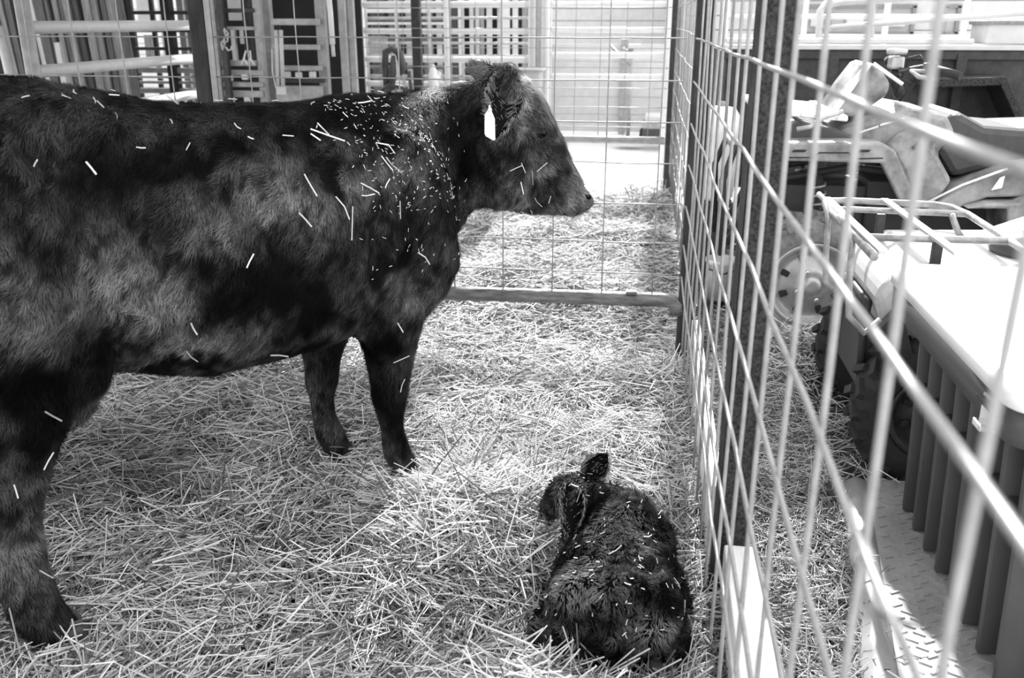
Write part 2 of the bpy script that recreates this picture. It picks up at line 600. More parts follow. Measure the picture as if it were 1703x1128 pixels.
cb.ell((.115, 0, .63), (.13, .12, .10))            # brisket
cb.ell((-1.06, 0, .60), (.13, .10, .09))           # udder
cb.ell((-.02, 0, 1.26), (.22, .10, .07))           # withers
hx = Vector((math.cos(math.radians(HD)), math.sin(math.radians(HD)), 0))
hl = Vector((-hx.y, hx.x, 0))
for s_ in (-1, 1):
    e0 = Vector((.575, -.205, 1.19))
    cb.ell(e0 + hl * s_ * .085 + Vector((0, 0, .045)), (.06, .04, .035), Matrix.Rotation(math.radians(HD), 3, 'Z') @ Matrix.Rotation(math.radians(50), 3, 'Y'))   # brow
    cb.ell(Vector((.50, -.15, 1.02)) + hl * s_ * .085, (.11, .045, .10), Matrix.Rotation(math.radians(HD), 3, 'Z'))       # cheek
    cb.ell(Vector((.712, -.310, .955)) + hl * s_ * .045, (.03, .028, .03))    # nostril wing
cb.ell((.487, -.14, 1.365), (.055, .06, .05))      # poll tuft


def leg(secs, n=14):
    cb.loft([hring((x, y, z), rx, ry, n) for x, y, z, rx, ry in secs])


def fore(dx, y):
    s = 1 if y > 0 else -1
    leg([(-.03 + dx * .3, y * 1.05, .86, .13, .085), (-.045 + dx * .5, y * 1.05, .68, .125, .085), (-.05 + dx * .7, y, .56, .108, .078), (-.055 + dx * .8, y, .47, .086, .066),
         (-.062 + dx * .9, y, .395, .066, .056), (-.062 + dx, y, .345, .062, .055), (-.064 + dx, y, .29, .046, .044), (-.060 + dx, y, .22, .043, .040),
         (-.046 + dx, y, .15, .052, .047), (-.03 + dx, y, .105, .052, .05), (-.008 + dx, y, .06, .052, .052), (.005 + dx, y, .02, .05, .05)])


def hind(dx, y):
    leg([(-1.20 + dx * .2, y * .95, .98, .235, .10), (-1.20 + dx * .3, y, .82, .205, .10), (-1.20 + dx * .5, y, .70, .165, .088), (-1.215 + dx * .7, y, .58, .125, .070),
         (-1.245 + dx, y, .49, .105, .058), (-1.262 + dx, y, .42, .092, .052), (-1.255 + dx, y, .34, .070, .046), (-1.25 + dx, y, .26, .064, .043),
         (-1.248 + dx, y, .18, .064, .046), (-1.24 + dx, y, .12, .068, .052), (-1.215 + dx, y, .06, .066, .054), (-1.20 + dx, y, .02, .062, .052)])


fore(0, -.15)
fore(-.075, .15)
hind(0, -.185)
hind(-.16, .185)
for (x, y) in ((-.062, -.15), (-.137, .15)):      # knees
    cb.ell((x + .012, y, .365), (.052, .05, .06))
for (x, y) in ((-1.335, -.185), (-1.495, .185)):   # points of hock
    cb.ell((x, y, .50), (.035, .03, .06), Matrix.Rotation(.3, 3, 'Y'))
cow_me = fuse(cb, .0115, 7, 'cow')
c = coords(cow_me)
n = normals(cow_me)


def bump_at(p, r, amt):
    d2 = ((c - np.array(p)) ** 2).sum(1)
    return amt * np.exp(-d2 / r ** 2)


# skin folds on the inside of the bent neck, rib relief, coat lumps
nk = np.exp(-((c[:, 0] - .30) / .10) ** 2) * np.clip((1.25 - c[:, 2]) / .3, 0, 1) * (c[:, 1] < -.02)
ph = (c[:, 0] - .28 * (1.0 - c[:, 2])) * 2 * math.pi / .038
off = nk * .010 * np.sin(ph + .8 * vnoise(c, 9, 1))
hdm = np.clip((c[:, 0] - .40) / .08, 0, 1)
off += hdm * .0045 * vnoise(c, 34, 5)
off += .006 * vnoise(c, 9, 2) * (c[:, 2] > .5) + .0028 * vnoise(c, 24, 3)
body = (c[:, 0] > -.95) & (c[:, 0] < -.1) & (c[:, 2] > .7) & (c[:, 2] < 1.25)
off += .004 * np.sin(c[:, 0] * 2 * math.pi / .13 + c[:, 2] * 2.0) * body
for s_ in (-1, 1):
    ey = np.array(Vector((.575, -.205, 1.19)) + hl * s_ * .108)
    off += bump_at(ey, .026, -.020)
    off += bump_at(np.array(Vector((.722, -.317, .958)) + hl * s_ * .060), .017, -.030)
    off += bump_at(np.array(Vector((.60, -.22, 1.06)) + hl * s_ * .10), .05, -.008)
off += bump_at((-.22, -.33, .98), .10, -.012) + bump_at((-.80, -.30, 1.15), .16, -.014) + bump_at((-.80, .30, 1.15), .16, -.014)
setco(cow_me, c + n * off[:, None])

coat = attr_mat('black_coat', .55, .03)


def skin_tone(me, spots=()):
    """colour of the hide under the hair; spots: bare places (centre, radius, tone)"""
    p = coords(me)
    v = .0015 + .003 * np.clip(.5 + vnoise(p, 6, 1), 0, 1)
    for q_, r_, t_ in spots:
        k_ = np.exp(-((((p - np.array(q_)) / r_) ** 2).sum(1)) ** 2)
        v = v * (1 - k_) + t_ * k_
    me.attributes.new('tone', 'FLOAT', 'POINT').data.foreach_set('value', v.astype(np.float32))


skin_tone(cow_me, [((.735, -.327, .93), .085, .085)] + [(np.array(Vector((.575, -.205, 1.19)) + hl * s_ * .108), .030, .035) for s_ in (-1, 1)] + [(np.array(Vector((.722, -.317, .958)) + hl * s_ * .055), .013, .004) for s_ in (-1, 1)])
M['fur'] = attr_mat('black_hair', .6, .05)

cow = link('cow', cow_me, coat, None, COW_O)
cow.rotation_euler = (0, 0, COW_ANG)
tag(cow, 'black cow standing in profile with a white ear tag', 'cow')


def cow_flow(p):
    d = np.tile(np.array([[-.55, 0, -.8]]), (len(p), 1))
    hd = np.clip((p[:, 0] - .40) / .12, 0, 1)[:, None]
    d = d * (1 - hd) + hd * np.array([[.45, -.35, -.8]])
    lg = (np.clip((.62 - p[:, 2]) / .1, 0, 1) * (p[:, 0] < .2))[:, None]
    return d * (1 - lg) + lg * np.array([[-.15, 0, -1.0]])


DARK_PATCHES = [((-.60, -.34, .86), (.17, .3, .13)), ((-.72, -.34, .97), (.07, .3, .06)), ((-.45, -.34, .80), (.13, .3, .10)), ((-.13, -.3, .83), (.06, .25, .11)), ((.33, -.1, 1.13), (.10, .2, .13)), ((-.36, -.3, 1.13), (.07, .3, .08)),
       ((-1.12, -.3, .70), (.12, .3, .22)), ((-.3, -.3, .62), (.3, .4, .05)), ((-.74, -.28, 1.255), (.22, .3, .05)), ((-.10, -.2, 1.22), (.12, .2, .06)), ((-.75, -.3, .66), (.16, .3, .04))]


def cow_tone(p, g):
    a = .62 + .5 * vnoise(p, 5.0, 1) + .25 * vnoise(p, 14, 2)
    dark_patch = np.zeros(len(p))
    q = p + .055 * np.stack([vnoise(p, 9, 3), vnoise(p, 9, 4), vnoise(p, 9, 5)], 1) + .030 * np.stack([vnoise(p, 30, 1), vnoise(p, 30, 2), vnoise(p, 30, 3)], 1)
    for cc, rr in DARK_PATCHES:           # darker patches of the coat
        dark_patch = np.maximum(dark_patch, np.exp(-(((q - np.array(cc)) / np.array(rr)) ** 2).sum(1) ** 1.5))
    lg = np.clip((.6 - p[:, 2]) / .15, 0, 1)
    hd = np.clip((p[:, 0] - .36) / .1, 0, 1)
    top = np.clip((p[:, 2] - 1.14) / .12, 0, 1) * (1 - hd)          # topline darkened in the hair colour to counter the sun's whitening
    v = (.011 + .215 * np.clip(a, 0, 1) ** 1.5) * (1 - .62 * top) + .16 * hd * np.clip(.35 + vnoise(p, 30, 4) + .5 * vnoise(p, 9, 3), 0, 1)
    v = v * np.clip(.70 + .5 * vnoise(p, 34, 2) + .35 * vnoise(p, 75, 3), .12, 1.6) * (1 - .95 * np.clip(dark_patch * 1.25, 0, 1)) * (1 - .45 * lg) * g.uniform(.65, 1.35, len(p))
    return v


EYE = Vector((.575, -.205, 1.19))
FACE = [(EYE + hl * s_ * .108, .026) for s_ in (-1, 1)] + [(Vector((.735, -.327, .93)), .080)]


def cow_skin(p):
    k = np.ones(len(p))
    for q_, r_ in FACE:          # bare rim of the eyes and bare muzzle
        k *= 1 - np.exp(-(((p - np.array(q_)) / r_) ** 2).sum(1) ** 2)
    return k * np.where(p[:, 1] > .06, .3, 1.0)


class _Even:
    @staticmethod
    def uniform(a, b, n):
        return np.full(n, (a + b) / 2)


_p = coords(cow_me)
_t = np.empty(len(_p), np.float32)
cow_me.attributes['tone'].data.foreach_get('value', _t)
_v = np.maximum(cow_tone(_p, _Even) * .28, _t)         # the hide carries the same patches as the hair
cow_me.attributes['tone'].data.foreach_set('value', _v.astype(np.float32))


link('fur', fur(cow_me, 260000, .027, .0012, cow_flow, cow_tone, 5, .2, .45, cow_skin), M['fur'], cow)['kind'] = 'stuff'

# eyes
for s_ in (-1, 1):
    ec = Vector((.575, -.205, 1.19)) + hl * s_ * .098
    e_ = link('eye', MB().ell((0, 0, 0), (.025, .022, .023), None, 20, 14).mesh('eye'), M['eye'], cow, ec)
    lid = MB()
    pts = []
    for k in range(20):
        a = 2 * math.pi * k / 20
        q = hx * math.cos(a) * .031 + Vector((0, 0, 1)) * math.sin(a) * .020
        q = Matrix.Rotation(math.radians(25), 3, hl) @ q
        pts.append(ec + q + hl * s_ * (.010 - .006 * abs(math.cos(a))))
    lid.tube(pts, .0048, 8, closed=True)
    lm = lid.mesh('eyelid')
    skin_tone(lm, [(np.array(ec), .1, .03)])
    link('eyelid', lm, coat, cow)


def rim_mask(me):
    """hairs grow mostly on the back and the rims of an ear, few inside its cup"""
    co = coords(me)
    K = 26
    cup = co.reshape(-1, K, 3)
    inner = cup[:, 15:24].reshape(-1, 3)

    def f(p):
        out = np.ones(len(p))
        for i in range(0, len(p), 400):
            d = np.linalg.norm(p[i:i + 400, None] - inner[None], axis=2).min(1)
            out[i:i + 400] = np.where(d < .008, .06, 1.0)
        return out
    return f


for s_ in (-1, 1):
    no_ = MB().ell((0, 0, 0), (.013, .006, .008), Matrix.Rotation(math.radians(HD), 3, 'Z') @ Matrix.Rotation(math.radians(35), 3, 'Y'))
    nm = no_.mesh('nostril')
    skin_tone(nm)
    link('nostril', nm, coat, cow, Vector((.721, -.316, .957)) + hl * s_ * .050)


def ear_mesh(base, tip, opening, width, depth, name):
    """a leaf-shaped cupped ear from base to tip, hollow side towards 'opening'"""
    base, tip = Vector(base), Vector(tip)
    ax = tip - base
    L = ax.length
    ax.normalize()
    op = Vector(opening)
    op = (op - ax * op.dot(ax)).normalized()
    sd_ = ax.cross(op)
    rings = []
    N, K = 14, 12
    for i in range(N + 1):
        t = i / N
        wv = width * (math.sin(math.pi * min(1, (.10 + .90 * t)) ** .8) ** .8) * (1 - .15 * t) + .004
        dp = depth * (1 - t) ** .6 + .004
        ring_ = []
        inner, outer = [], []
        for k in range(K + 1):
            u = -1 + 2 * k / K
            cup = (1 - u * u)
            pt = base + ax * (L * t) + sd_ * (wv * u) - op * (dp * cup) + op * (dp * .5)
            th = .007 * (1 - .7 * abs(u)) * (1 - .4 * t) + .0015
            inner.append(pt + op * th)
            outer.append(pt - op * th)
        rings.append(outer + inner[::-1])
    return MB().loft(rings).mesh(name)


hxz = hx * 0.0
near_base = Vector((.440, -.185, 1.362))
near_tip = Vector((.292, -.295, 1.19))
far_base = Vector((.525, -.075, 1.345))
far_tip = Vector((.565, .125, 1.385))
em = ear_mesh(near_base, near_tip, (-.42, -.88, .05), .068, .05, 'ear')
skin_tone(em)
ear_n = link('ear', em, coat, cow)
em2 = ear_mesh(far_base, far_tip, (.6, .1, .6), .050, .04, 'ear')
skin_tone(em2)
ear_f = link('ear', em2, coat, cow)
for me_, s_, par, ed in ((em, 31, ear_n, near_tip - near_base), (em2, 32, ear_f, far_tip - far_base)):
    ed = np.array(ed.normalized())
    f_ = link('ear_fringe', fur(me_, 2600, .030, .0020, lambda p, ed=ed: np.tile(ed, (len(p), 1)), lambda p, g: g.uniform(.05, .30, len(p)), s_, .35, .7, rim_mask(me_)), M['fur'], par)
    f_['kind'] = 'stuff'
# ear tag
tg = Vector((.262, -.303, 1.255))
v1 = hx
v2 = Vector((-.02, 0, -1)).normalized()
poly = [(-.002, .040), (.003, .040), (.005, .026), (.017, -.002), (.018, -.066), (.013, -.070), (-.012, -.056), (-.016, -.048), (-.015, .012), (-.004, .026)]
vs_ = [tg + v1 * a - Vector((0, 0, -1)) * b_ + hl * t_ for t_ in (-.0015, .0015) for a, b_ in poly]
nP = len(poly)
tm = MB().add(vs_, [tuple(range(nP)), tuple(range(2 * nP - 1, nP - 1, -1))] + [(i, i + nP, (i + 1) % nP + nP, (i + 1) % nP) for i in range(nP)])
et = link('ear_tag', tm.mesh('ear_tag'), M['tag'], cow)
et['label'] = 'white plastic ear tag'
bt = MB().lathe([(.0065, -.004), (.0065, .001), (.003, .004)], (0, 0, 0), 'Y', 12)
link('stud', bt.mesh('stud'), M['tag'], et, tg + Vector((0, 0, .026)) - hl * .004)
# hooves: two claws each
for (x, y) in ((.022, -.15), (-.053, .15), (-1.185, -.185), (-1.345, .185)):
    for s_ in (-1, 1):
        yy = y + s_ * .027
        h_ = MB().loft([hring((x, yy, .055), .046, .022, 12), hring((x + .008, yy, .02), .055, .026, 12), hring((x + .012, yy, -.012), .060, .028, 12)])
        link('hoof', h_.mesh('hoof'), M['horn'], cow)
    for s_ in (-1, 1):
        link('dewclaw', MB().ell((x - .075, y + s_ * .022, .105), (.014, .012, .02)).mesh('dewclaw'), M['horn'], cow)
# tail
tl = MB().tube([(-1.49, 0, 1.29), (-1.56, 0, 1.25), (-1.595, 0, 1.12), (-1.60, .01, .9), (-1.60, .02, .68), (-1.60, .02, .5)], [.034, .03, .024, .02, .017, .03], 10)
tl.tube([(-1.60, .02, .56), (-1.602, .02, .48), (-1.60, .03, .36), (-1.60, .02, .28)], [.02, .042, .036, .006], 10)
tm_ = tl.mesh('tail')
skin_tone(tm_)
link('tail', tm_, coat, cow)

# ---- the calf, lying on its chest with its rump to the camera and its head turned
CALF_O = Vector((-.022, 2.17, 0))


def P(x, y, z):
    return Vector(((x + .035) * .93, y - 2.2, z))


kb = MB()
trunk = [(1.905, .155, .02, .05, -.035), (1.935, .205, -.02, .095, -.04), (2.0, .262, -.03, .145, -.045), (2.09, .292, -.03, .178, -.045), (2.20, .300, -.03, .182, -.04),
         (2.30, .312, -.03, .165, -.025), (2.385, .312, -.03, .130, -.02), (2.45, .27, -.01, .095, -.03), (2.50, .20, .03, .045, -.04)]
kb.loft([ring(P(x, y, zt), P(x, y, zb), hw * .93, (1, 0, 0), k=-.12, e=2.15) for y, zt, zb, hw, x in trunk])
kn = [((-.03, 2.37, .20), .095), ((-.075, 2.385, .25), .076), ((-.125, 2.375, .285), .060), ((-.160, 2.365, .300), .056)]
kb.tube([P(*q) for q, _ in kn], [r for _, r in kn], 14)
hd_ = [((-.140, 2.350, .300), .052), ((-.165, 2.358, .303), .062), ((-.195, 2.375, .290), .063), ((-.222, 2.40, .262), .055), ((-.245, 2.43, .225), .045), ((-.262, 2.455, .19), .040), ((-.275, 2.475, .165), .034), ((-.28, 2.482, .155), .012)]
kb.tube([P(*q) for q, _ in hd_], [r for _, r in hd_], 14)
kb.ell(P(-.145, 2.03, .13), (.085, .13, .115))          # left thigh
kb.ell(P(.075, 2.04, .12), (.085, .13, .11))            # right thigh
kb.ell(P(-.03, 1.975, .215), (.10, .07, .065))          # rump
kb.ell(P(-.155, 2.33, .13), (.06, .10, .11))            # left shoulder
kb.ell(P(.085, 2.33, .14), (.065, .10, .12))            # right shoulder
kb.tube([P(-.16, 2.10, .07), P(-.225, 2.03, .075), P(-.25, 1.975, .055), P(-.225, 1.93, .035)], [.06, .045, .036, .03], 12)     # left hind shank and hock
kb.tube([P(-.225, 1.94, .035), P(-.16, 1.955, .03), P(-.09, 1.95, .03)], [.03, .025, .027], 12)
kb.tube([P(.10, 2.12, .06), P(.155, 2.03, .06), P(.16, 1.97, .045), P(.12, 1.93, .035)], [.06, .045, .036, .03], 12)
kb.tube([P(.09, 2.36, .08), P(.155, 2.30, .06), P(.175, 2.20, .04), P(.17, 2.12, .035)], [.055, .042, .036, .03], 12)           # folded right foreleg
kb.tube([P(-.13, 2.38, .08), P(-.19, 2.46, .05), P(-.20, 2.40, .035)], [.05, .04, .03], 12)
kb.tube([P(-.035, 1.915, .17), P(-.03, 1.895, .12), P(-.02, 1.885, .06), P(-.015, 1.88, .0)], [.024, .022, .026, .02], 12)        # tail
calf_me = fuse(kb, .008, 6, 'calf')
c = coords(calf_me)
n = normals(calf_me)
off = .006 * vnoise(c, 26, 2) + .0035 * vnoise(c, 60, 3) - .016 * np.exp(-((c[:, 0] + .01) / .012) ** 2) * (c[:, 1] < -.2) * (c[:, 2] < .16) * 0
setco(calf_me, c + n * off[:, None])
skin_tone(calf_me)
calf = link('calf', calf_me, coat, None, CALF_O)
calf.scale = (.92, .92, .92)
tag(calf, 'black newborn calf lying curled in the straw by the wire panel', 'calf')


def calf_flow(p):
    d = np.tile(np.array([[0, -.5, -.6]]), (len(p), 1))
    d[:, 0] = np.sign(p[:, 0]) * .35
    return d


def calf_tone(p, g):
    a = .5 + .55 * vnoise(p, 16, 1) + .3 * vnoise(p, 40, 2)
    return (.006 + .13 * np.clip(a, 0, 1) ** 1.9) * g.uniform(.5, 1.5, len(p))


link('fur', fur(calf_me, 36000, .022, .0022, calf_flow, calf_tone, 8, .45, 1.3), M['fur'], calf)['kind'] = 'stuff'
cal_ears = [(P(-.172, 2.305, .350), P(-.180, 2.235, .222), (-.45, -.88, .12), .050, .05), (P(-.135, 2.40, .335), P(-.082, 2.43, .405), (-.3, -.9, .3), .040, .03)]
for bse, tp, op, wd, dp in cal_ears:
    em = ear_mesh(bse, tp, op, wd, dp, 'ear')
    skin_tone(em)
    eo = link('ear', em, coat, calf)
    ed = np.array((Vector(tp) - Vector(bse)).normalized())
    f_ = link('ear_fringe', fur(em, 1100, .016, .0018, lambda p, ed=ed: np.tile(ed, (len(p), 1)), lambda p, g: g.uniform(.05, .30, len(p)), 41, .3, .6, rim_mask(em)), M['fur'], eo)
    f_['kind'] = 'stuff'
for s_ in (-1, 1):
    link('eye', MB().ell((0, 0, 0), (.013, .013, .013)).mesh('eye'), M['eye'], calf, P(-.215 + s_ * .045, 2.395, .275))
for q in (P(-.075, 1.95, .02), P(.105, 1.925, .02)):
    link('hoof', MB().loft([hring(q + Vector((0, 0, .02)), .02, .024), hring(q, .03, .026), hring(q - Vector((0, 0, .02)), .03, .026)]).mesh('hoof'), M['horn'], calf)

# ------------------------------------------------------------------ straw
M['straw'] = attr_mat('dry_straw', .5, .35)


def straws(C, yaw, pit, L, r, tone, bend, seed):
    """three-sided bent stalks"""
    g = np.random.default_rng(seed)
    N = len(C)
    d = np.stack([np.cos(yaw) * np.cos(pit), np.sin(yaw) * np.cos(pit), np.sin(pit)], 1)
    s = np.stack([-np.sin(yaw), np.cos(yaw), np.zeros(N)], 1)
    u = np.cross(d, s)
    bd = s * (g.normal(size=(N, 1)) * bend[:, None]) + u * (g.normal(size=(N, 1)) * bend[:, None] * .6)
    P0, P2 = C - d * L[:, None] / 2, C + d * L[:, None] / 2
    P1 = C + bd * L[:, None]
    V = np.empty((N, 9, 3))
    for j, Pj in enumerate((P0, P1, P2)):
        for k in range(3):
            a = 2 * math.pi * k / 3 + 1.57
            V[:, j * 3 + k] = Pj + (s * math.cos(a) + u * math.sin(a)) * r[:, None]
    base = []
    for j in (0, 3):
        for k in range(3):
            k2 = (k + 1) % 3
            base.append([j + k, j + k2, j + 3 + k2, j + 3 + k])
    F = (np.arange(N) * 9)[:, None, None] + np.array(base)[None]
    return V.reshape(-1, 3), F.reshape(-1, 4), np.repeat(tone, 9)


def strewn(n, x0, x1, y0, y1, Lr, rr, up, seed, keep=None, dark=0.0, pits=.22):
    g = np.random.default_rng(seed)
    x, y = g.uniform(x0, x1, n), g.uniform(y0, y1, n)
    if keep is not None:
        k = keep(x, y, g)
        x, y = x[k], y[k]
    n = len(x)
    q = np.stack([x, y, np.zeros(n)], 1)
    yaw = 2.2 * vnoise(q, 2.6, 1) + 1.2 * vnoise(q, 7, 2) + g.normal(size=n) * .75
    pit = g.normal(size=n) * pits
    L = g.uniform(*Lr, n) * np.where(g.random(n) < .3, .5, 1)
    r = g.uniform(*rr, n)
    z = hgt(x, y) + up * g.random(n) ** 1.8 + np.abs(np.sin(pit)) * L * .25
    C = np.stack([x, y, z], 1)
    tone = np.clip(g.normal(.74, .15, n), .2, .93)
    tone = np.where(g.random(n) < .34, tone * g.uniform(.12, .55, n), tone) * (1 - dark)
    soil = np.clip(vnoise(q, 3.1, 4) - .25, 0, 1) + np.clip(vnoise(q, 8, 3) - .45, 0, 1) * .6       # soiled patches of bedding
    tone = tone * (1 - .55 * np.clip(soil, 0, 1))
    return straws(C, yaw, pit, L, r, tone, np.abs(g.normal(size=n)) * .06, seed + 1)


def joined(name, sets, m):
    V, F, T, o = [], [], [], 0
    for v, f, t in sets:
        V.append(v)
        F.append(f + o)
        T.append(t)
        o += len(v)
    return link(name, raw_mesh(name, np.concatenate(V), np.concatenate(F), np.concatenate(T)), m)


def off_calf(x, y, g):
    d = ((x + .03) / .20) ** 2 + ((y - 2.10) / .30) ** 2
    return (d > 1.0) | (g.random(len(x)) < .05)


sets = [strewn(52000, -2.3, .24, 1.15, 3.4, (.06, .24), (.0013, .0024), .10, 101, off_calf),
        strewn(42000, -2.6, .24, 3.3, 5.6, (.08, .26), (.0016, .003), .10, 103),
        strewn(26000, -2.8, .24, 5.5, 8.6, (.10, .30), (.002, .004), .07, 105, lambda x, y, g: g.random(len(x)) < np.clip((8.5 - y) / 1.0, 0, 1)),
        strewn(2600, -.62, -.2, 2.2, 2.85, (.12, .30), (.0018, .003), .10, 107, off_calf, 0, .45),
        strewn(1300, -.3, .2, 1.58, 1.90, (.10, .26), (.0016, .0026), .07, 109, None, 0, .45),
        strewn(700, .12, .22, 1.6, 3.9, (.10, .25), (.0018, .003), .08, 113, None, 0, .6),
        strewn(1200, -2.2, .2, 1.2, 4.0, (.14, .34), (.0020, .0032), .10, 115, off_calf, 0, .5),
        strewn(350, -.2, .25, 7.5, 8.4, (.15, .3), (.002, .004), .12, 117, None, 0, .5)]
tag(joined('straw_bedding', sets, M['straw']), 'loose pale straw bedding covering the floor of the pens', 'straw', None, 'stuff')
sets = [strewn(15000, .26, .72, 1.2, 4.8, (.05, .16), (.0012, .0022), .03, 121, None, .25, .3),
        strewn(6500, .6, 2.2, 2.9, 6.0, (.07, .2), (.0014, .0026), .04, 123, None, .1, .3),
        strewn(1500, .5, 1.1, 3.8, 4.9, (.1, .22), (.0016, .0028), .05, 125, None, 0, .4)]
tag(joined('straw_litter', sets, M['straw']), 'short straw litter on the ground between wire panel and deck', 'straw', None, 'stuff')


def clinging(me, obj_M, n, region, Lr, rr, seed, lift=.012, along=None):
    """straw bits caught in the coat of an animal"""
    g = np.random.default_rng(seed)
    co, no = coords(me), normals(me)
    k = np.where(region(co, no))[0]
    i = g.choice(k, n)
    Cc, nn = co[i] + no[i] * lift, no[i]
    d = g.normal(size=(n, 3)) if along is None else np.tile(np.array(along, float), (n, 1)) + g.normal(size=(n, 3)) * .5
    d = unit(d - nn * (d * nn).sum(1, keepdims=True))
    A = np.array(obj_M)
    Cc = Cc @ A[:3, :3].T + A[:3, 3]
    d = d @ A[:3, :3].T
    yaw, pit = np.arctan2(d[:, 1], d[:, 0]), np.arcsin(np.clip(d[:, 2], -1, 1))
    return straws(Cc, yaw, pit, g.uniform(*Lr, n), g.uniform(*rr, n), np.clip(g.normal(.68, .12, n), .3, .88), np.abs(g.normal(size=n)) * .08, seed)


CM = Matrix.Translation(COW_O) @ Matrix.Rotation(COW_ANG, 4, 'Z')
near = lambda c_, n_: (n_[:, 1] < -.2)
sets = [clinging(cow_me, CM, 260, lambda c_, n_: near(c_, n_) & (c_[:, 0] > -.22) & (c_[:, 0] < .12) & (c_[:, 2] > 1.0) & (c_[:, 2] < 1.31), (.004, .012), (.0008, .0014), 201),
        clinging(cow_me, CM, 90, lambda c_, n_: near(c_, n_) & (c_[:, 0] > -.3) & (c_[:, 0] < .30) & (c_[:, 2] > .8), (.005, .014), (.0008, .0014), 203),
        clinging(cow_me, CM, 10, lambda c_, n_: near(c_, n_) & (c_[:, 0] > -.42) & (c_[:, 0] < -.1) & (c_[:, 2] > .95) & (c_[:, 2] < 1.28), (.05, .10), (.0018, .0026), 205, .016, (.45, 0, -.9)),
        clinging(cow_me, CM, 16, lambda c_, n_: near(c_, n_) & (c_[:, 0] > -1.3) & (c_[:, 0] < .1) & (c_[:, 2] > .55), (.025, .07), (.0018, .0028), 207, .016, (.2, 0, -.8)),
        clinging(cow_me, CM, 70, lambda c_, n_: (n_[:, 2] > .35) & (c_[:, 0] > -1.2) & (c_[:, 0] < .1) & (c_[:, 2] > 1.2), (.01, .035), (.0012, .002), 209),
        clinging(cow_me, CM, 9, lambda c_, n_: near(c_, n_) & (c_[:, 0] > .42) & (c_[:, 0] < .60) & (c_[:, 2] < 1.1), (.015, .05), (.0012, .002), 211, .014, (.15, 0, -.9)),
        clinging(cow_me, CM, 8, lambda c_, n_: near(c_, n_) & (c_[:, 2] < .55) & (c_[:, 2] > .15), (.03, .06), (.0015, .0022), 213, .012, (0, 0, -1))]
tag(joined('straw_wisps', sets, M['straw']), 'bits of straw stuck in the coat of the black cow', 'straw', None, 'stuff')
KM = Matrix.Translation(CALF_O) @ Matrix.Scale(.92, 4)
sets = [clinging(calf_me, KM, 150, lambda c_, n_: (n_[:, 2] > .1), (.005, .018), (.0009, .0016), 221, .010),
        clinging(calf_me, KM, 8, lambda c_, n_: (n_[:, 2] > .2), (.02, .05), (.0012, .002), 223, .014)]
tag(joined('straw_wisps', sets, M['straw']), 'chaff and straw bits scattered over the calf', 'straw', None, 'stuff')

# ------------------------------------------------------------------ right side: deck, storage bin, two quad bikes, trailer
# tread-plate deck on the ground, its left edge bent over
dk = thing('tread_plate_deck', 'worn diamond tread-plate deck on the ground under the storage bin', 'deck', (.9, 2.2, 0))
edge = lambda y: .745 + (y - 2.955) * .143         # left edge runs slightly askew
pl = MB()
poly = [(edge(2.955) + .075, 2.965), (1.9, 2.985), (1.9, 1.0), (edge(1.0) + .075, 1.0)]
pl.prism(poly, .035, .05, 'Z')
part('plate', pl, M['plate'], dk)
lip = MB()
secs = []
for i in range(13):
    y = 2.955 - i * .163
    wv = .010 * math.sin(i * 1.7) + (-.015 if i in (0,) else 0)
    e_ = edge(y)
    secs.append([Vector((e_ + .078, y, .046)), Vector((e_ + .035, y, .062)), Vector((e_ + wv * .5, y, .045 + wv * .4)), Vector((e_ - .012 + wv, y, .0)),
                 Vector((e_ - .005 + wv, y, .0)), Vector((e_ + .008 + wv * .5, y, .040 + wv * .4)), Vector((e_ + .035, y, .056)), Vector((e_ + .078, y, .04))])
lip.loft(secs)
part('bent_lip', lip, M['plate'], dk)
part('torn_corner', MB().prism([(.70, 3.0), (.735, 2.93), (.70, 2.80), (.672, 2.88)], .03, .036, 'Z'), M['darksteel'], dk)
tr = MB()
row = 0
y = 2.945
while y > 1.15:
    x = edge(y) + .10 + (row % 2) * .021
    k = 0
    while x < 1.0 - (0 if y > 1.9 else -.4):
        a = math.radians(62 if (k + row) % 2 else -62) + math.pi / 2
        tr.box((x, y, .0515), (.030, .0065, .004), a)
        x += .042
        k += 1
    y -= .030
    row += 1
part('tread_pattern', tr, M['plate'], dk)['kind'] = 'stuff'

# storage bin
bn = thing('storage_bin', 'large grey ribbed storage bin with a white lid on the deck', 'storage bin', (1.25, 2.3, .05))
Y0, Y1 = 1.86, 2.80


def taper_ring(x0, x1, y0, y1, z, rc=.05, n=6):
    out = []
    for cx, cy, a0 in ((x1 - rc, y1 - rc, 0), (x0 + rc, y1 - rc, 90), (x0 + rc, y0 + rc, 180), (x1 - rc, y0 + rc, 270)):
        for k in range(n):
            a = math.radians(a0 + 90 * k / (n - 1))
            out.append(Vector((cx + rc * math.cos(a), cy + rc * math.sin(a), z)))
    return out


